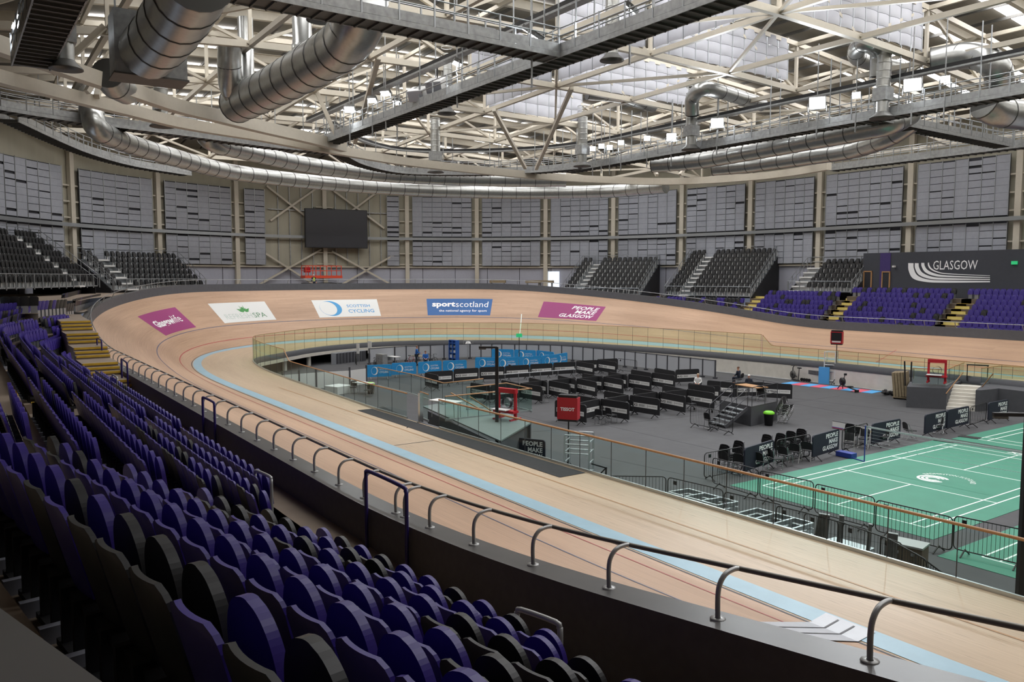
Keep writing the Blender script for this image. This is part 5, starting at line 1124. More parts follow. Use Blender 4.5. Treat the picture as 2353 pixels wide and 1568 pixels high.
for a, b in zip(cr, cr[1:]):
    for f in (.02, .5, .98): p = a.lerp(b, f); q.tube([p, p+Vector((0, 0, 1.0))], .018, 6)
    for h in (.5, 1.0): q.tube([a+Vector((0, 0, h)), b+Vector((0, 0, h))], .018, 6)
q.xf(iv).build('deck_rail', 'post_dark', st)
def table(label, c, rz, L=1.8, W_=.75, h=.74, m='timber', z=0, grp=None):
    t = thing('folding_table', label, 'table', (c[0], c[1], z), rz, grp); MB().box((0, 0, h), (L, W_, .04)).build('tabletop', m, t)
    for sx in (-1, 1):
        for sy in (-1, 1): MB().tube([(sx*(L/2-.1), sy*(W_/2-.08), 0), (sx*(L/2-.12), sy*(W_/2-.08), h)], .016, 6).build('leg', 'steel_tube', t)
    return t
table('orange-topped table on the dark stage', (-9.7, 11.4), R(-8), 1.7, .8, .74, 'timber', 1.05)
# ================================================================= chairs
def chair(kind):
    t = thing('folding_chair', 'x', 'chair'); m = 'steel_tube' if kind == 'folding' else 'chrome'
    q = MB()
    for i in range(7):
        pass
    q = blade(MB(), .215, .50, .84, .21, .27, .02, lambda t_: 1 if t_ < .7 else math.sqrt(max(.2, 1-((t_-.7)/.36)**2)), .03, nz=6); q.build('backrest', 'soft_black', t)
    q = MB(); q.box((0, 0, .45), (.42, .40, .03)); q.box((0, -.2, .435), (.38, .06, .03)); q.build('seat', 'soft_black', t)
    for sx in (-1, 1):
        q = MB(); x = sx*.215
        if kind == 'folding': q.tube([(x, -.26, .012), (x, .0, .40), (x, .24, .84)], .013, 6)
        else: q.tube([(x, -.2, .012), (x, -.19, .43), (x, .18, .43), (x, .24, .82)], .011, 6)
        q.build('leg', m, t)
        q = MB()
        if kind == 'folding': q.tube([(x*.88, .28, .012), (x*.88, .02, .43)], .013, 6)
        else: q.tube([(x*.96, -.2, .014), (x*.96, .24, .014), (x*.96, .2, .43)], .011, 6)
        q.build('leg', m, t)
    q = MB(); q.tube([(-.2, -.2 if kind == 'folding' else .22, .1 if kind == 'folding' else .014), (.2, -.2 if kind == 'folding' else .22, .1 if kind == 'folding' else .014)], .012, 6); q.build('stretcher', m, t)
    return t
CH = {k: chair(k) for k in ('folding', 'stacking')}; CU = set()
def put_chair(kind, p, rz, label, group='black chairs around the infield', tilt=0):
    if kind not in CU: CU.add(kind); o = CH[kind]; o.location = p; o.rotation_euler.z = rz; o['label'] = label; o['group'] = group
    else: o = dup(CH[kind], p, rz, label, group)
    if kind == 'stacking' or kind == 'folding': o.rotation_euler.x = tilt
    return o
# front of a chair looks along -y locally
for kind, p, rz, lab in (('folding', (-1.62, 5.04, 0), 200, 'black folding chair with bare metal frame facing the near court'), ('folding', (-1.52, 7.87, 0), 30, 'black folding chair with metal frame left of the net post'), ('folding', (-1.53, 12.91, 0), 150, 'black folding chair by the large lettered barrier at right'), ('folding', (-1.71, 4.33, 0), 200, 'black folding chair second from the bare metal framed one'),
        ('stacking', (-1.41, 10.46, 0), 20, 'black chair in front of the barrier behind the net post'), ('stacking', (-1.43, 15.32, 0), 20, 'black chair in front of the right pair of navy barriers'), ('stacking', (-1.42, 2.59, 0), 160, 'black chair at the right end of the leftmost navy barrier'), ('stacking', (-1.42, 1.69, 0), 190, 'black chair in front of the leftmost navy barrier'), ('stacking', (-1.75, 0.83, 0), 200, 'black chair inside the corner of open barriers'),
        ('stacking', (-8.87, 7.17, 0), 175, 'black chair behind the open barrier left of the stage stair'), ('stacking', (-13.01, 3.33, 0), 200, 'black chair at the right end of the first front pen'), ('stacking', (-12.96, 4.06, 0), 185, 'black chair before the second front pen'), ('stacking', (-14.33, 6.89, 0), 190, 'black chair between second and third front pens'), ('stacking', (-13.17, 10.41, 0), 180, 'black chair at the end of the fourth front pen'), ('stacking', (-15.24, 13.12, 0), 170, 'black chair in front of the fifth front pen'),
        ('stacking', (-20.61, 5.34, 0), 180, 'black chair behind the first middle pen'), ('stacking', (-22.5, 9.17, 0), 180, 'black chair behind the second middle pen'), ('stacking', (-22.84, 14.31, 0), 180, 'black chair beside the fourth middle pen'), ('stacking', (-32.19, 4.88, 0), 180, 'black chair in front of the first rear barrier'), ('stacking', (-32.85, 7.01, 0), 180, 'black chair in front of the second rear barrier'), ('stacking', (-40.31, 22.99, 0), 120, 'black chair at the right end of the blue barriers'), ('stacking', (-33.25, 11.71, 0), 180, 'black chair in front of the fourth rear barrier'),
        ('stacking', (-7.72, 24.95, 0), 10, 'left black chair against the dark stair block'), ('stacking', (-6.3, 24.58, 0), 10, 'right black chair against the dark stair block'), ('folding', (-1.65, 9.27, 0), 20, 'black folding chair just left of the net post, half hidden'), ('stacking', (-1.56, 3.45, 0.01), 185, 'black chair among the court-side stacks, left'), ('stacking', (-2.35, 9.94, 0), 200, 'black chair behind the folding chair by the net post')):
    put_chair(kind, (p[0], p[1], 0), R(rz), lab)
put_chair('stacking', (-9.1, 11.5, 1.05), R(200), 'black chair at the orange table on the stage')
for n, (p, rz, k) in enumerate((((-2.36, 0.72, 0), 190, 4), ((-2.53, 1.78, 0), 190, 4), ((-2.26, 4.11, 0), 190, 5), ((-2.32, 4.88, 0), 190, 5), ((-2.38, 5.69, 0), 190, 5), ((-2.99, 4.22, 0), 190, 3), ((-7.78, 11.57, 0), 100, 8), ((-2.44, 9.48, 0), 195, 3))):
    nm = ['stack at the left barrier corner', 'stack beside the left navy barrier', 'first tall stack behind the court', 'second tall stack behind the court', 'third tall stack behind the court', 'low stack behind the left navy barrier', 'tall leaning stack at the right of the stage', 'low stack left of the net post'][n]
    for i in range(k):
        z = .085*i; dx = .045*i; r = R(rz); put_chair('stacking', (p[0]+dx*math.sin(r), p[1]-dx*math.cos(r), z), r, 'black chair, %s from the bottom, %s' % (ORD[i+1], nm), 'stacked chairs, '+nm)
# ================================================================= bins, signs on stands, lamps
def bin_(label, p, lid):
    t = thing('waste_bin', label, 'bin', p); MB().lathe([(0, 0), (.2, 0), (.255, .62), (.27, .64)], (0, 0, 0), 20).build('bin_body', 'soft_black', t); MB().lathe([(.285, .62), (.285, .70), (.2, .76), (0, .77)], (0, 0, 0), 20).build('lid', lid, t); return t
p = (-7.72, 10.37, 0); bin_('black bin with lime green lid beside the stage', p, 'lime'); p = (-30.21, -1.94, 0); bin_('black bin with lime green lid behind the left glass', p, 'lime')
def lap_sign(label, p, zc, rz, front):
    t = thing('lap_board', label, 'sign', (p[0], p[1], 0), rz); MB().tube([(0, 0, 0), (0, 0, zc-.4)], .03, 8).build('pole', 'black', t)
    for a in range(3): MB().beam((0, 0, .5), (.45*math.cos(2.1*a), .45*math.sin(2.1*a), .01), .03, .03).build('tripod_leg', 'black', t)
    b = MB().box((0, 0, zc), (.82, .42, .86)).build('board_body', 'red', t); q = MB(); q.box((0, 0, zc+.47), (.74, .38, .12)); q.box((0, 0, zc-.46), (.76, .4, .1)); q.build('end_trim', 'black', t)
    if front:
        q = MB(); q.box((0, -.215, zc+.08), (.7, .02, .58)); q.build('digit_display', 'black', b); q = MB(); q.box((0, -.218, zc-.29), (.6, .02, .1)); q.build('white_strip', 'white', b)
    else:
        q = MB(); put_text(q, fit(text2d('TISSOT', 1, bold=.04), -.28, .3, zc-.09, zc+.05), lambda u, v: (u, -.214, v)); q.build('lettering', 'white_text', b)
def UZ(p, h): return (p[0], p[1], h)
p = (-5.64, -4.76, 0); lap_sign('red lap board on a pole beside the near glass', p, 2.62, R(35), False)
p = (-15.28, 27.79, 0); lap_sign('red lap board with dark display on a pole at the far wall', p, 3.42, R(22), True)
def pole(label, p, h, w, rz):
    t = thing('camera_pole', label, 'pole', (p[0], p[1], 0), rz); MB().box((0, 0, h/2), (w, w, h)).build('upright', 'black', t); MB().box((-.38, 0, h-.02), (.8, .1, .08)).build('arm', 'black', t); MB().box((-.62, 0, h-.09), (.3, .12, .05)).build('arm_head', 'galv_dark', t)
pole('black square pole with a short arm beside the glass landing', (-9.7, -5.46, 0), 4.78, .14, R(50)); pole('black square pole with an arm at the right edge of the picture', (10.73, -4.56, 0), 4.68, .15, R(50))
a = (9.58, -2.61, 4.4); 
# red scoring stands on the two landings
for lab, p, z in (('red scoring frame with cable reel on the near glass landing', (-10.01, -4.72, 1.5), 1.5), ('red scoring frame with white tray on the far landing', (-5.73, 23.36, 1.5), 1.5)):
    t = thing('scoring_stand', lab, 'stand', (p[0], p[1], z), R(20)); q = MB()
    for x in (-.45, .45): q.beam((x, 0, 0), (x, 0, 1.35), .09, .12); q.beam((x, -.4, .05), (x, .4, .05), .09, .09)
    q.box((0, 0, 1.3), (1.0, .22, .2)); q.box((0, -.1, .4), (1.1, .4, .1)); q.build('frame', 'red', t); MB().lathe([(.24, -.1), (.24, .1)], (0, 0, 0), 16).xf(Matrix.Translation((0, 0, .75)) @ Matrix.Rotation(R(90), 4, 'X')).build('cable_reel', 'black', t); MB().box((-.1, -.35, .5), (.8, .4, .04)).build('tray', 'white', t)
# ================================================================= landings, stairs and inner glass
def glass_fence(name, label, pts, h, rail='timber', zr=None): return glass_run(name, label, pts, [h]*len(pts), rail, .028, 1.3)
mb = MB(); mb.plate([(-15.28, -6.06, 1.5), (-6.28, -7.57, 1.5), (-8.79, -4.26, 1.5), (-16.09, -3.09, 1.5)], .06); o = mb.build('viewing_landing', 'landing_grey'); tag(o, 'pale landing slab behind the near glass at the head of the stair', 'landing')
mb = MB(); a = [(-14.32, -6.27, 1.44), (-6.24, -7.7, 1.44), (-9.13, -4.17, 1.44)]
for p, r in zip(a, a[1:]): mb.beam(Vector(p)-Vector((0, 0, .7)), Vector(r)-Vector((0, 0, .7)), .1, 1.4)
tag(mb.build('landing_wall', 'grey_box'), 'dark grey wall under the near glass landing', 'wall')
glass_fence('glass_screen', 'short glass screen with timber rail at the back of the near landing', [(-13.1, -4.92, 1.5), (-13.3, -2.5, 1.5), (-10.96, -2.67, 1.5)], 1.1)
glass_fence('glass_screen', 'glass screen with timber rail across the front of the near landing', [(-11.28, -7.12, 1.5), (-11.25, -4.95, 1.5), (-11.16, -2.53, 1.5)], 1.08)
glass_fence('glass_screen', 'long glass screen with timber rail beside the ramp gate', [(-23.22, -4.71, 1.5), (-19.21, -4.64, 1.5), (-15.05, -5.02, 1.5), (-15.36, -2.54, 1.5)], 1.1)
glass_fence('glass_screen', 'short glass end screen by the steel gate post', [(-12.47, -7.7, 1.5), (-11.51, -7.82, 1.5)], 1.2)
for lab, a in (('chrome gate post at the open end of the near glass', (966, 968)),): 
    p = (-11.51, -8.2, 1.5); tag(MB().box((0, 0, .65), (.16, .16, 1.3)).build('gate_post', 'chrome', None, p), lab, 'post')
for lab, a, b in (('timber stair handrail descending from the near landing, left one', (-13.2, -5.71, 2.4), (-12.91, -3.87, 1.3)), ('timber stair handrail descending from the near landing, right one', (-11.65, -5.62, 2.4), (-12.47, -3.66, 1.3))):
    tag(MB().tube([a, b], .03, 8).build('stair_handrail', 'timber'), lab, 'handrail')
p = (-12.02, -6.65, 1.5); table('small white table on the near landing', p, R(20), 1.5, .6, .75, 'white', 1.5)
t = thing('lectern_board', 'pale board in a dark frame leaning below the near landing', 'board', (-9.18, -4.71, 0), R(40)); MB().box((0, 0, .75), (.95, .1, 1.4)).build('board', 'galv', t); MB().box((.52, 0, .65), (.1, .16, 1.6)).build('frame_side', 'post_dark', t)
# ramp up from the floor to the left gate
mb = MB(); mb.plate([(-20.59, -5.65, 0.75), (-11.57, -8.27, 1.5), (-10.69, -9.29, 1.5), (-19.68, -6.83, 0.75)], .05); tag(mb.build('access_ramp', 'mat_black'), 'dark ramp rising through the gap in the near glass', 'ramp')
# far landing with concrete steps
e0 = Vector((-6.89, 22.33, 0)); e1 = Vector((-5.62, 24.17, 0)); 
FA, FB = (-6.79, 22.02, 1.25), (-5.04, 23.23, 1.25); FC, FD = (-6.6, 28.42, 1.25), (-9.66, 28.03, 1.25)
mb = MB(); mb.prism([FA[:2], FB[:2], FC[:2], FD[:2]], 0, 1.25); tag(mb.build('landing_block', 'grey_box'), 'dark grey block landing left of the concrete steps', 'landing')
GA, GB, GC, GD = (-3.72, 23.86, 1.25), (-3.55, 24.11, 1.25), (-4.1, 28.34, 1.25), (-5.65, 29.8, 1.25)
mb = MB(); mb.prism([GA[:2], GB[:2], (-3.31, 25.74, 1.25)[:2], (-0.84, 25.59, 1.25)[:2], (-2.91, 30.78, 1.25)[:2], GD[:2]], 0, 1.25); tag(mb.build('landing_block', 'grey_box'), 'dark grey block wall right of the concrete steps', 'landing')
t = thing('concrete_stair', 'pale concrete steps rising to the far track landing', 'stairs', FB[:2]+(0,)); iv = Matrix.Translation((-FB[0], -FB[1], 0)); fb, ga = Vector(FB[:2]+(0,)), Vector(GA[:2]+(0,)); bk = (Vector(FC[:2]+(0,))-fb).normalized()
for k in range(7):
    z = .178*(k+1); q = MB(); o = bk*(.3*k); P = [fb+o+bk*.0, ga+o, ga+bk*2.4, fb+bk*2.4]; q.prism([tuple(p.xy) for p in P], 0, z); q.xf(iv).build('step', 'concrete', t)
q = MB(); q.plate([(-9.31, 27.82, 1.3), (-6.01, 28.59, 1.3), (-3.46, 29.32, 1.3), (-3.52, 32.29, 1.35), (-6.93, 34.14, 1.4), (-11.17, 31.25, 1.4)], .05); tag(q.build('landing_deck', 'concrete'), 'pale deck between the far steps and the track', 'deck')
glass_fence('glass_screen', 'clear glass screen on the left block by the far steps', [(-7.06, 23.08, 1.27), (-5.51, 23.95, 1.27), (-6.87, 28.92, 1.27)], 1.0)
glass_fence('glass_screen', 'clear glass screen on the right block by the far steps', [(-4.68, 26.53, 1.27), (-4.66, 28.7, 1.27), (-2.64, 29.5, 1.27)], 1.0)
for lab, a, b in (('timber stair rail on the left of the far concrete steps', (-5.03, 23.13, 0.95), (-4.54, 24, 2.2)), ('timber stair rail on the right of the far concrete steps', (-4.38, 25.69, 1), (-3.32, 25.02, 2.2))): tag(MB().tube([a, b], .03, 8).build('stair_handrail', 'timber'), lab, 'handrail')
p = (-5.51, 27.8, 1.3); t = thing('trestle_table', 'dark narrow trestle on the far landing', 'table', p, R(25)); MB().box((0, 0, 1.0), (1.2, .35, .05)).build('tabletop', 'black', t)
for x in (-.55, .55): MB().box((x, 0, .5), (.05, .3, 1.0)).build('leg', 'black', t)
# ================================================================= gym gear along the far wall
for i in range(9):
    a = lerp((-17.82, 24.93, 0), (-11.17, 25.68, -0), i/9); d = Vector((-11.17, 25.68, -0))-Vector((-17.82, 24.93, 0)); L = d.length/9; rz = math.atan2(d.y, d.x)
    q = MB(); q.box((L/2, .75, .012), (L*.985, 1.5, .024)); c = ['mat_blue', 'mat_red'][i % 2]
    tag(q.build('exercise_mat', c, None, (a[0], a[1], 0), rz), '%s exercise mat, %s from left in the row by the wall' % (['blue', 'pink'][i % 2], ORD[i+1]), 'mat', 'blue and pink exercise mats')
p = (-18.11, 27.13, 0); t = thing('exercise_bike', 'black exercise bike on the left end of the mats', 'bike', (p[0], p[1], .03), R(165))
MB().tube([(-.35, 0, .05), (.55, 0, .05)], .04, 6).build('base_rail', 'black', t); q = MB(); q.tube([(-.2, 0, .06), (-.28, 0, .95)], .03, 6); q.tube([(-.05, 0, .3), (.45, 0, .5)], .04, 6); q.tube([(.45, 0, .06), (.42, 0, .95), (.3, 0, 1.1)], .035, 6); q.build('frame', 'black', t)
MB().lathe([(.1, -.03), (.3, -.03), (.3, .03), (.1, .03)], (0, 0, 0), 18).xf(Matrix.Translation((.42, 0, .42)) @ Matrix.Rotation(R(90), 4, 'X')).build('flywheel', 'galv_dark', t); MB().box((-.3, 0, .98), (.28, .18, .07)).build('saddle', 'black', t); MB().tube([(.2, -.22, 1.12), (.42, -.2, 1.12), (.42, .2, 1.12), (.2, .22, 1.12)], .02, 6).build('handlebar', 'black', t)
for i in range(4):
    p = lerp((-17.83, 27.53, 0), (-17.21, 27.55, 0), i/3); t = thing('dumbbell', 'round black dumbbell beside the exercise bike, %s from left' % ORD[i+1], 'weight', (p[0], p[1], .13)); MB().tube([(0, -.15, 0), (0, .15, 0)], .02, 6).build('handle', 'steel_tube', t)
    for y in (-.14, .14): MB().tube([(0, y-.05, 0), (0, y+.05, 0)], .12, 12).build('weight_plate', 'black', t)
def scaffold(label, p, rz, w, d, h, plat, m='white'):
    t = thing('access_tower', label, 'tower', (p[0], p[1], 0), rz); 
    for x in (-w/2, w/2):
        q = MB()
        for y in (-d/2, d/2): q.tube([(x, y, .12), (x, y, h)], .035, 6)
        for k in range(int(h/.4)): q.tube([(x, -d/2, .3+.4*k), (x, d/2, .3+.4*k)], .03, 6)
        q.build('ladder_frame', m, t)
    q = MB()
    for z in (.25, h*.6, h*.8, h): q.tube([(-w/2, -d/2, z), (w/2, -d/2, z)], .032, 6); q.tube([(-w/2, d/2, z), (w/2, d/2, z)], .032, 6)
    q.build('cross_rails', m, t); MB().box((0, 0, plat), (w-.05, d-.05, .05)).build('platform', 'alu', t)
    for x in (-w/2, w/2):
        for y in (-d/2, d/2): MB().tube([(x, y-.02, .07), (x, y+.02, .07)], .07, 10).build('castor', 'rubber', t)
p = (-15.78, 27.9, 0); scaffold('white umpire tower chair by the far wall', p, R(20), .75, .7, 2.35, .9)
p = (-4.76, -4.94, 0); scaffold('pale metal access frame behind the near glass', p, R(38), .95, .8, 1.75, .25, 'alu')
p = (-15.83, 26.98, 0); tag(MB().box((0, 0, .62), (.75, .12, 1.24)).build('foam_pad', 'mat_blue', None, (p[0]-.1, p[1]+.35, 0), R(15)), 'upright bright blue foam pad behind the tower chair', 'pad')
p = (-13.2, 25.65, 0); t = thing('rowing_machine', 'black rowing machine on the pink and blue mats', 'rower', (p[0], p[1], .02), R(-25)); MB().beam((-.1, 0, .28), (1.5, 0, .16), .07, .08).build('rail', 'galv_dark', t); MB().lathe([(.05, -.08), (.27, -.08), (.27, .08), (.05, .08)], (0, 0, 0), 18).xf(Matrix.Translation((-.25, 0, .55)) @ Matrix.Rotation(R(90), 4, 'X')).build('fan_housing', 'black', t)
q = MB(); q.beam((-.25, 0, .5), (-.5, -.2, .02), .05, .05); q.beam((-.25, 0, .5), (-.5, .2, .02), .05, .05); q.beam((1.45, 0, .2), (1.45, 0, .02), .3, .05); q.beam((-.1, 0, .28), (-.2, 0, .5), .06, .06); q.build('feet', 'black', t); MB().box((.7, 0, .32), (.3, .28, .06)).build('seat', 'black', t); MB().tube([(-.15, 0, .7), (.05, 0, 1.05)], .025, 6).build('monitor_arm', 'black', t); MB().box((.07, 0, 1.08), (.05, .2, .14)).build('monitor', 'black', t)
p = (-9.91, 25.76, 0)
t = thing('weight_pile', 'black weights and bars heaped beside the equipment trolley', 'weights', (p[0], p[1], 0)); rg = random.Random(3)
for i in range(9): 
    M = Matrix.Translation((rg.uniform(-.6, .5), rg.uniform(-.4, .4), .12+.05*(i % 3))) @ Matrix.Rotation(rg.uniform(0, 3), 4, 'Z') @ Matrix.Rotation(R(90)*(i % 2), 4, 'X'); MB().lathe([(.03, -.05), (.16, -.05), (.16, .05), (.03, .05)], (0, 0, 0), 12).xf(M).build('weight_plate', 'black', t)
MB().tube([(-.5, -.2, .1), (.9, .4, .85)], .018, 6).build('bar', 'steel_tube', t)
p = (-8.85, 25.3, 0); t = thing('mat_trolley', 'tall khaki trolley of folded mats beside the dark block', 'trolley', (p[0], p[1], 0), R(20)); M = Matrix.Rotation(R(-6), 4, 'Y')
for i in range(5): MB().box((-.36+.17*i, 0, .95), (.14, 1.2, 1.55), 0, 0, M).build('folded_mat', 'khaki', t)
q = MB(); q.box((0, 0, .12), (1.0, 1.2, .06)); q.tube([(.5, -.6, .1), (.5, -.6, 1.9), (.5, .6, 1.9), (.5, .6, .1)], .02, 6); q.build('trolley_frame', 'khaki', t)
for x in (-.4, .4):
    for y in (-.5, .5): MB().tube([(x, y-.03, .06), (x, y+.03, .06)], .06, 10).build('castor', 'rubber', t)
for i, (x, y) in enumerate(((2075, 845), (2085, 843))):
    p = (-8.27, 24.5, 1); tag(MB().tube([(0, 0, 0), (-.1+.1*i, 0, 1.55)], .05, 6).build('umbrella_base', 'black', None, (p[0]+.35*i, p[1], .95)), 'black upright tube standing behind the mat trolley, %s one' % ['left', 'right'][i], 'tube')
q = MB(); c = off(8.6, din(8.6)-.05, .72); th = at(8.6)[5]; q.box(c, (1.5, .05, .3), 0, th); 
for k in range(5): 
    c = off(8.6, din(8.6)-.08, .6+.06*k); q.box(c, (1.4, .02, .02), 1, th)
tag(q.build('air_vent', ['galv', 'black']), 'grey louvred vent in the far infield wall', 'vent')
# podium ramp
p0, p1, p2, p3 = (-5.59, 12.75, 0.35), (-3.54, 12.31, 0.35), (-4.03, 13.69, 0.35), (-5.78, 14.32, 0.35)
t = thing('podium', 'low white podium ramp marked 2 beyond the chairs', 'podium', p0[:2]+(0,)); iv = Matrix.Translation((-p0[0], -p0[1], 0))
a, b = Vector((-5.37, 12.45, 0.3)), Vector((-3.27, 12.36, 0.3)); n = (b-a).normalized(); bk = Vector((-n.y, n.x, 0)); 
if (a+bk-CAMP).length < (a-CAMP).length: bk = -bk
q = MB(); P = [a, b, b+bk*1.1, a+bk*1.1]; q.prism([tuple(p.xy) for p in P], .02, .36); q.xf(iv).build('podium_block', ['white'], t)
q = MB(); P2 = [p+Vector((0, 0, 0)) for p in P]; q.prism([tuple(p.xy) for p in P2], .36, .39); q.xf(iv).build('top_carpet', 'carpet', t)
q = MB(); put_text(q, fit(text2d('2', 1, bold=.04), 1.05, 1.2, .1, .3), lambda u, v: tuple(a+n*u-bk*.012+Vector((0, 0, v-a.z)))); q.xf(iv).build('lettering', 'black', t)
for k, c in enumerate(('mat_red', 'net_blue')): q = MB(); q.beam(a-bk*.01+Vector((0, 0, -a.z+.04+.03*k)), b-bk*.01+Vector((0, 0, -a.z+.04+.03*k)), .02, .03); q.xf(iv).build('edge_stripe', c, t)
tag(MB().box((0, 0, .2), (1.0, .35, .04)).build('bench_board', 'yellow', None, (-2.66, 10.53, 0.3), R(20)), 'yellow and white board lying behind the net post', 'board')
# ================================================================= team area near the far wall
p = (-44.26, 9.29, 0); table('pale work table in the blue team area', p, R(10), 1.9, .7, .74, 'khaki'); p = (-46.57, 7.86, 0); table('small white table at the left of the team area', p, R(10), 1.3, .6, .6, 'white')
def rack(label, p, rz, m):
    t = thing('tool_rack', label, 'rack', (p[0], p[1], 0), rz)
    for x in (-.55, 0, .55): MB().box((x, 0, .95), (.05, .4, 1.9)).build('upright', m, t)
    for z in (.2, .7, 1.2, 1.6, 1.88): MB().box((0, 0, z), (1.12, .4, .04)).build('shelf', m, t)
    for i in range(6): MB().box((-.3+.55*(i % 2), .05, .35+.45*(i//2)), (.42, .28, .28)).build('storage_box', 'galv' if i % 3 else 'white', t)
rack('blue shelving rack of boxes by the fence screens', (-45.79, 13.7, 0), R(5), 'shelf_blue')
t = thing('wire_trolley', 'wire cage trolley holding white bundles beside the blue rack', 'trolley', (-46.4, 15.65, -0), R(5)); q = MB()
for x in (-.35, .35):
    for y in (-.3, .3): q.tube([(x, y, .1), (x, y, 1.7)], .02, 6)
for z in (.3, .75, 1.2, 1.7): q.tube([(-.35, -.3, z), (.35, -.3, z), (.35, .3, z), (-.35, .3, z)], .015, 5, closed=True)
q.build('cage', 'steel_tube', t); MB().lathe([(0, 0), (.25, .05), (.3, .25), (.2, .45), (0, .5)], (0, 0, 1.15), 12).build('bundle', 'white', t)
for i, (x, y, r) in enumerate(((932, 836, 0), (945, 840, 20), (990, 832, -10), (1003, 832, 10), (985, 838, 30))): pass
def bicycle(label, p, rz, col):
    t = thing('bicycle', label, 'bicycle', (p[0], p[1], 0), rz)
    for x in (-.5, .5):
        M = Matrix.Translation((x, 0, .34)) @ Matrix.Rotation(R(90), 4, 'X'); q = MB(); q.tube([(.33*math.cos(a*math.pi/12), .33*math.sin(a*math.pi/12), 0) for a in range(24)], .018, 6, closed=True)
        for k in range(6): a = k*math.pi/3; q.tube([(0, 0, 0), (.33*math.cos(a), .33*math.sin(a), 0)], .004, 4)
        q.xf(M).build('wheel', 'rubber', t)
    q = MB(); q.tube([(-.5, 0, .34), (-.1, 0, .3), (-.22, 0, .82), (-.5, 0, .34)], .016, 6); q.tube([(-.1, 0, .3), (.36, 0, .78), (-.22, 0, .80)], .018, 6); q.tube([(.34, 0, .85), (.5, 0, .34)], .016, 6); q.build('frame', col, t)
    MB().box((-.24, 0, .92), (.24, .12, .05)).build('saddle', 'black', t); MB().tube([(.34, 0, .85), (.4, 0, .95)], .014, 6).build('stem', 'black', t); MB().tube([(.42, -.2, .86), (.5, -.2, .95), (.4, -.2, .97), (.4, .2, .97), (.5, .2, .95), (.42, .2, .86)], .012, 6).build('handlebar', 'black', t)
bicycle('red-framed bicycle leaning at the team work table', (-43.45, 7.99, -0), R(10), 'red'); bicycle('dark bicycle right of the team work table', (-43.71, 10.09, 0), R(20), 'black'); bicycle('dark bicycle by the white boards', (-43.4, 4.54, 0), R(-15), 'black'); bicycle('dark bicycle under the far turn opening', (-47.49, 4.59, 0), R(-20), 'black')
for i, (a, lab) in enumerate((((-48.06, 5.05, -0), 'left white notice board by the undercroft'), ((-47.46, 5.92, 0), 'right taller white notice board by the undercroft'))):
    t = thing('notice_board', lab, 'board', (a[0], a[1], 0), R(10)); MB().box((0, 0, 1.35+.12*i), (.42+.12*i, .05, .9+.2*i)).build('board', 'white', t)
    for x in (-.2, .2): MB().tube([(x, 0, 0), (x, 0, 1.0)], .02, 6).build('leg', 'steel_tube', t)
p = (-43.68, 5.28, 0); tag(MB().box((0, 0, .6), (1.0, .5, 1.2)).build('storage_cabinet', 'galv', None, p, R(10)), 'grey storage cabinet at the left end of the fence screens', 'cabinet')
t = thing('exit_post', 'green exit sign on a slim black post in the blue area', 'sign', (-35.94, 14.24, 0)); MB().tube([(0, 0, 0), (0, 0, 2.75)], .03, 6).build('post', 'black', t); MB().box((0, 0, 2.9), (.5, .1, .3), 0, R(55)).build('sign_face', 'exit_green', t)
tag(MB().box((0, 0, .25), (1.3, 1.3, .5)).build('plinth', 'white', None, (-31.83, -3.58, 0), R(20)), 'empty white display plinth behind the left glass', 'plinth')
p = (-30.49, -2.35, 0); table('pale cafe table behind the left glass', p, R(15), 1.6, .7, .74, 'white')
put_chair('stacking', (-30.87, -2.9, -0), R(60), 'black chair at the left of the pale cafe table'); put_chair('stacking', (-29.05, -2.67, 0), R(-40), 'black chair in front of the pale cafe table')
p = (-43.72, 18.82, 0); t = thing('rail_stand', 'long horizontal silver rail stand before the rear black barriers', 'rail', (0, 0, 0)); a, b = (-27.14, 6.69, 1), (-26.77, 12.83, 1); q = MB(); q.tube([a, b], .035, 6); q.build('rail', 'rail_silver', t); q = MB()
for f in (.02, .2, .5, .75, .98): p = Vector(a).lerp(Vector(b), f); q.tube([(p.x, p.y, 0), (p.x, p.y, 1.0)], .025, 6)
q.build('stand_legs', 'rail_silver', t)
# ================================================================= aluminium frames, channels and case behind the near glass
def frame_stack(lab, c0, c1, c2, n):
    # c0 left end, c1 far right, c2 near right corners of the top frame
    a, b, c = Vector(c0), Vector(c1), Vector(c2); d = a+(c-b); t = thing('staging_frame', lab, 'frame', tuple(a)[:2]+(0,)); iv = Matrix.Translation((-a.x, -a.y, 0))
    for k in range(n):
        z = Vector((0, 0, -.17*k)); q = MB()
        for p, r in ((a, b), (b, c), (c, d), (d, a), (a.lerp(d, .35), b.lerp(c, .35)), (a.lerp(d, .68), b.lerp(c, .68))): q.beam(p+z, r+z, .07, .12)
        q.xf(iv).build('frame_layer', 'alu', t)
frame_stack('stack of aluminium staging frames behind the near glass, left stack', (0.33, -5.3, 0.62), (0.44, -4.47, 0.62), (2.42, -4.36, 0.62), 4)
frame_stack('stack of aluminium staging frames behind the near glass, right stack', (3.23, -5.4, 0.62), (3.23, -4.43, 0.62), (5.11, -4.32, 0.62), 4)
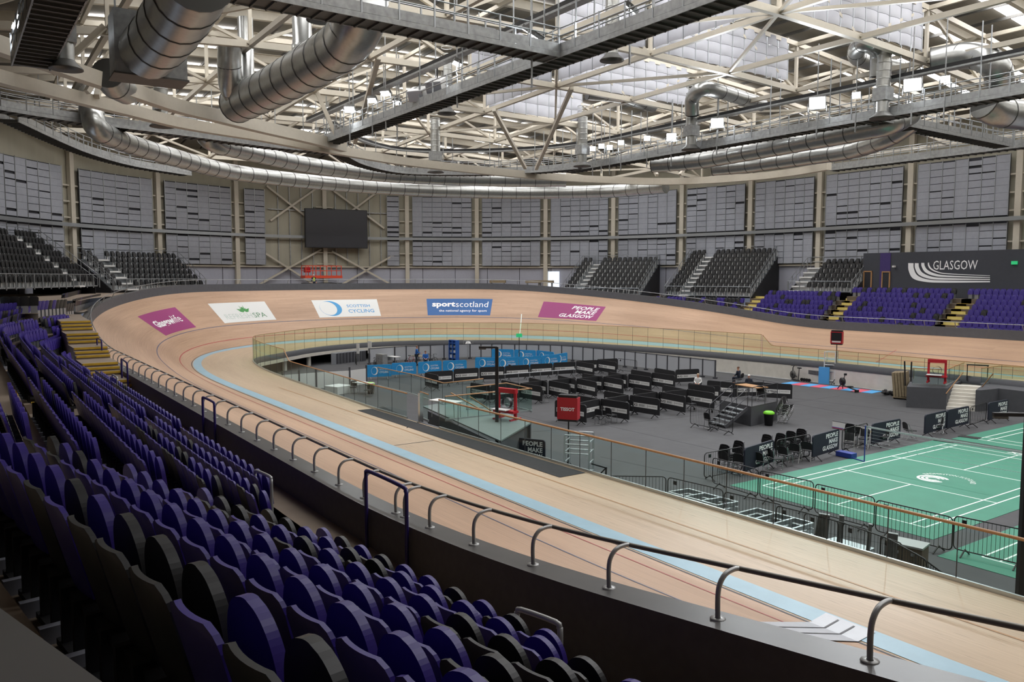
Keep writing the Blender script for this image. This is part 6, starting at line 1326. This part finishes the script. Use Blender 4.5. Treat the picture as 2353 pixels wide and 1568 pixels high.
for n, (a, b, k) in enumerate((((1868, 1235), (1880, 1180), 7), ((1922, 1242), (1932, 1184), 3), ((1990, 1263), (1998, 1204), 2), ((2030, 1287), (2040, 1226), 6))):
    P = [((5.32, -4.59, 0.1), (5.71, -4.89, 1.2)), ((5.86, -4.27, 0.1), (6.13, -4.57, 1.2)), ((6.75, -4.27, 0.1), (7.04, -4.64, 1.2)), ((7.34, -4.42, 0.1), (7.73, -4.92, 1.2))][n]
    t = thing('metal_channels', 'bundle of leaning grey metal channels, %s from left behind the near glass' % ORD[n+1], 'channels', P[0]); iv = Matrix.Translation(-Vector(P[0]))
    for i in range(k): o = Vector((.055*i, .02*i, 0)); MB().beam(Vector(P[0])+o, Vector(P[1])+o*.7, .045, .05).xf(iv).build('channel', 'galv', t)
tag(MB().plate([(5.25, -4.2, 0.12), (5.29, -3.46, 0.12), (6.5, -3.44, 0.12), (6.59, -4.31, 0.12)], .05).build('metal_sheet', 'alu'), 'flat shiny metal sheets lying behind the near glass', 'sheet')
t = thing('flight_case', 'dark brown flight case behind the near glass', 'case', (7.56, -3.62, 0), R(12)); MB().box((0, 0, .32), (.85, .6, .6)).build('case_body', 'riser', t); q = MB()
for z in (.05, .62): q.box((0, 0, z), (.9, .65, .05))
q.build('edge_trim', 'steel_tube', t)
for x in (-.2, .2): MB().box((x, -.31, .42), (.1, .03, .08)).build('catch', 'chrome', t)
a, b = (8.83, -5.6, 1.1), (8.82, -3.91, 0.1)
t = thing('stair_barrier', 'sloping black barred stair guard at the right of the case', 'barrier', (a[0], a[1], 0)); iv = Matrix.Translation((-a[0], -a[1], 0)); q = MB(); q.tube([(a[0], a[1], 0), a, b], .02, 6)
for i in range(1, 14): p = Vector(a).lerp(Vector(b), i/14); q.tube([(p.x, p.y, 0), p], .008, 4)
q.xf(iv).build('guard_bars', 'black', t)
t = thing('low_trestle', 'black folded trestle frame beside the near glass', 'trestle', (-4.18, -4.45, 0)); MB().beam((-.4, 0, .55), (.35, .1, .52), .06, .05).build('top_bar', 'black', t); MB().beam((.33, .1, .52), (.3, .1, .02), .05, .05).build('leg', 'black', t); MB().beam((.33, .1, .52), (-.15, 0, .02), .04, .04).build('leg', 'black', t)
# ================================================================= the grey parapet top at the camera's feet
mb = MB(); mb.prism([(15.6, -24.54), (17.6, -23.98), (17.45, -24.62), (15.45, -25.15)], 5.8, 6.85); struct(mb.build('wall_camera_parapet', 'ledge_dark'))

# ================================================================= people
def skin_mesh(name, V, E, m, parent, root=0, sub=2):
    # V: {joint: ((x, y, z), radius)}; E: pairs of joints; one continuous skinned surface
    keys = list(V); ix = {k: i for i, k in enumerate(keys)}
    me = bpy.data.meshes.new(name); me.from_pydata([V[k][0] for k in keys], [(ix[a], ix[b]) for a, b in E], []); me.materials.append(MATS[m])
    o = bpy.data.objects.new(name, me); COL.objects.link(o); o.parent = parent
    md = o.modifiers.new('skin', 'SKIN'); md.use_smooth_shade = True
    if not me.skin_vertices: return o
    sv = me.skin_vertices[0].data
    for k in keys: r = V[k][1]; sv[ix[k]].radius = r if isinstance(r, tuple) else (r, r)
    sv[root].use_root = True
    s = o.modifiers.new('sub', 'SUBSURF'); s.levels = sub; s.render_levels = sub; return o
def person(label, loc, rz, pose, top_m, leg_m, hair_m, hat=None, vest=None):
    t = thing('person', label, 'person', loc, rz)
    if pose == 'sit': z = -.45; kn = [(-.12, -.44, .50), (.12, -.44, .50)]; an = [(-.12, -.40, .09), (.12, -.40, .09)]; el = [(-.23, -.10, .74), (.23, -.10, .74)]; wr = [(-.08, -.34, .64), (.10, -.33, .62)]
    elif pose == 'work': z = 0; kn = [(-.1, -.03, .5), (.11, .0, .5)]; an = [(-.1, .04, .08), (.12, .06, .08)]; el = [(-.24, -.1, 1.16), (.24, -.12, 1.16)]; wr = [(-.12, -.36, 1.1), (.14, -.36, 1.08)]
    else: z = 0; kn = [(-.1, -.03, .5), (.11, .0, .5)]; an = [(-.1, .04, .08), (.12, .04, .08)]; el = [(-.25, .03, 1.15), (.25, .03, 1.15)]; wr = [(-.24, -.08, .92), (.24, -.10, .92)]
    b = -.06 if pose == 'sit' else (-.03 if pose == 'work' else 0)
    V = {'pelvis': ((0, 0, .95+z), (.10, .08)), 'chest': ((0, b, 1.3+z), (.11, .08)), 'neck': ((0, b*1.2, 1.49+z), .052), 'jaw': ((0, b*1.4-.02, 1.57+z), (.062, .07)), 'skull': ((0, b*1.4-.01, 1.66+z), (.074, .09)), 'crown': ((0, b*1.4, 1.72+z), (.05, .065))}
    E = [('pelvis', 'chest'), ('chest', 'neck'), ('neck', 'jaw'), ('jaw', 'skull'), ('skull', 'crown')]
    C = {'pelvis': ((0, 0, .93+z), (.16, .125)), 'waist': ((0, b*.5, 1.12+z), (.15, .115)), 'chest': ((0, b, 1.32+z), (.17, .125)), 'collar': ((0, b*1.2, 1.45+z), (.09, .08))}
    CE = [('pelvis', 'waist'), ('waist', 'chest'), ('chest', 'collar')]; L = {'seat': ((0, 0, .93+z), (.15, .12))}; LE = []
    for i, s in enumerate((-1, 1)):
        n = str(i); sh = (s*.185, b, 1.41+z)
        w = Vector(wr[i]); e = Vector(el[i]); fd = (w-e).normalized(); sd = fd.cross(Vector((0, 0, 1))).normalized(); pm = w+fd*.07
        V.update({'sh'+n: (sh, .05), 'el'+n: (el[i], .038), 'wr'+n: (wr[i], .026), 'pa'+n: (tuple(pm), (.035, .018)), 'hi'+n: ((s*.09, 0, .9+z), .08), 'kn'+n: (kn[i], .055), 'an'+n: (an[i], .04), 'to'+n: ((an[i][0], an[i][1]-.17, .04), .035)})
        E += [('chest', 'sh'+n), ('sh'+n, 'el'+n), ('el'+n, 'wr'+n), ('wr'+n, 'pa'+n), ('pelvis', 'hi'+n), ('hi'+n, 'kn'+n), ('kn'+n, 'an'+n), ('an'+n, 'to'+n)]
        for f in range(4):
            a = pm+sd*(.024*(f-1.5))+fd*.02; ln = (.05, .058, .054, .042)[f]; k1, k2 = 'f%s%da' % (n, f), 'f%s%db' % (n, f)
            V[k1] = (tuple(a+fd*ln*.5), .009); V[k2] = (tuple(a+fd*ln+Vector((0, 0, -.012))), .008); E += [('pa'+n, k1), (k1, k2)]
        V['th'+n] = (tuple(w+fd*.05-sd*.05*s+Vector((0, 0, -.01))), .010); E.append(('wr'+n, 'th'+n))
        C.update({'sh'+n: (sh, .075), 'el'+n: (el[i], .055), 'cu'+n: (tuple(e.lerp(w, .9)), .042)}); CE += [('chest', 'sh'+n), ('sh'+n, 'el'+n), ('el'+n, 'cu'+n)]
        L.update({'hi'+n: ((s*.095, 0, .9+z), .10), 'kn'+n: (kn[i], .072), 'an'+n: (tuple(Vector(kn[i]).lerp(Vector(an[i]), .92)), .055)}); LE += [('seat', 'hi'+n), ('hi'+n, 'kn'+n), ('kn'+n, 'an'+n)]
    skin_mesh('body', V, E, 'skin', t); skin_mesh('jacket' if top_m == 'jacket' else 'shirt', C, CE, top_m, t); skin_mesh('trousers', L, LE, leg_m, t)
    h = Vector((0, b*1.4, 1.66+z)); q = MB()
    rows = []
    for i in range(6):
        a = R(5+17*i); rows.append([(h.x+.088*math.cos(a)*math.cos(p*math.pi/8), h.y+.012+.105*math.cos(a)*math.sin(p*math.pi/8), h.z+.0+.10*math.sin(a)) for p in range(17)])
    q.grid(rows, 0, True)
    if hat: q.xf(Matrix.Translation(h) @ Matrix.Scale(1.12, 4) @ Matrix.Translation(-h)); q.lathe([(.098, .0), (.125, .005), (.12, .018), (.09, .02)], tuple(h), 16); q.build('helmet', hat, t)
    else: q.build('hair', hair_m, t)
    q = MB()
    for s in (-1, 1): q.lathe([(0, -.012), (.011, -.006), (.012, .004), (0, .012)], (h.x+.03*s, h.y-.083, h.z-.012), 8)
    q.build('eyes', 'black', t); q = MB(); q.lathe([(.012, -.03), (.014, -.02), (.006, .02)], (h.x, h.y-.098, h.z-.03), 8); q.build('nose', 'skin', t)
    q = MB()
    for s in (-1, 1): q.box((h.x+.082*s, h.y+.01, h.z-.015), (.018, .035, .055))
    q.build('ears', 'skin', t); MB().box((h.x, h.y-.082, h.z-.068), (.04, .012, .009)).build('mouth', 'red', t)
    for i in range(2): q = MB(); q.box((an[i][0], an[i][1]-.07, .045), (.09, .27, .09)); q.build('shoe', 'black', t)
    if vest:
        C2 = {k: (p, tuple(v*1.12 for v in r)) for k, (p, r) in C.items() if k in ('pelvis', 'waist', 'chest', 'collar')}; skin_mesh('vest', C2, CE[:3], vest, t)
        q = MB()
        for zz in (1.05, 1.2): q.lathe([(.19, zz+z-.02), (.19, zz+z+.02)], (0, 0, 0), 16)
        q.xf(Matrix.Diagonal((1, .8, 1, 1))).build('vest_stripes', 'white', t)
    return t
p = (-19.26, 22, 0); person('person in dark navy jacket sitting with hands together behind the stage', (p[0], p[1], 0), R(-80), 'sit', 'jacket', 'jacket', 'hair'); put_chair('stacking', (p[0], p[1], 0), R(-80), 'black chair under the person in the navy jacket')
person('person in yellow high-visibility vest and white helmet beside the orange lift', off(63.6, 8.2, 6.3), at(63.6)[5]+R(180), 'stand', 'jacket', 'jacket', 'hair', 'white', 'hivis')
p = (-43.81, 8.7, -0); person('person in blue shirt standing at the work table', (p[0], p[1], 0), R(160), 'work', 'blue_shirt', 'jacket', 'hair')
p = (-43.35, 9.36, -0); person('person in blue shirt sitting at the work table', (p[0], p[1], 0), R(60), 'sit', 'blue_shirt', 'jacket', 'hair'); put_chair('stacking', (p[0], p[1], 0), R(60), 'black chair under the person sitting at the work table')
p = (-18.21, 16.54, 0); person('pale-haired person in white top behind a black barrier', (p[0], p[1], 0), R(30), 'sit', 'white', 'jacket', 'hair_pale'); put_chair('stacking', (p[0], p[1], 0), R(30), 'black chair under the pale-haired person')
p = (-15.85, 18.88, -0); person('person with white cap sitting behind the stage table', (p[0], p[1], 0), R(20), 'sit', 'jacket', 'jacket', 'white'); put_chair('stacking', (p[0], p[1], 0), R(20), 'black chair under the person with the white cap')
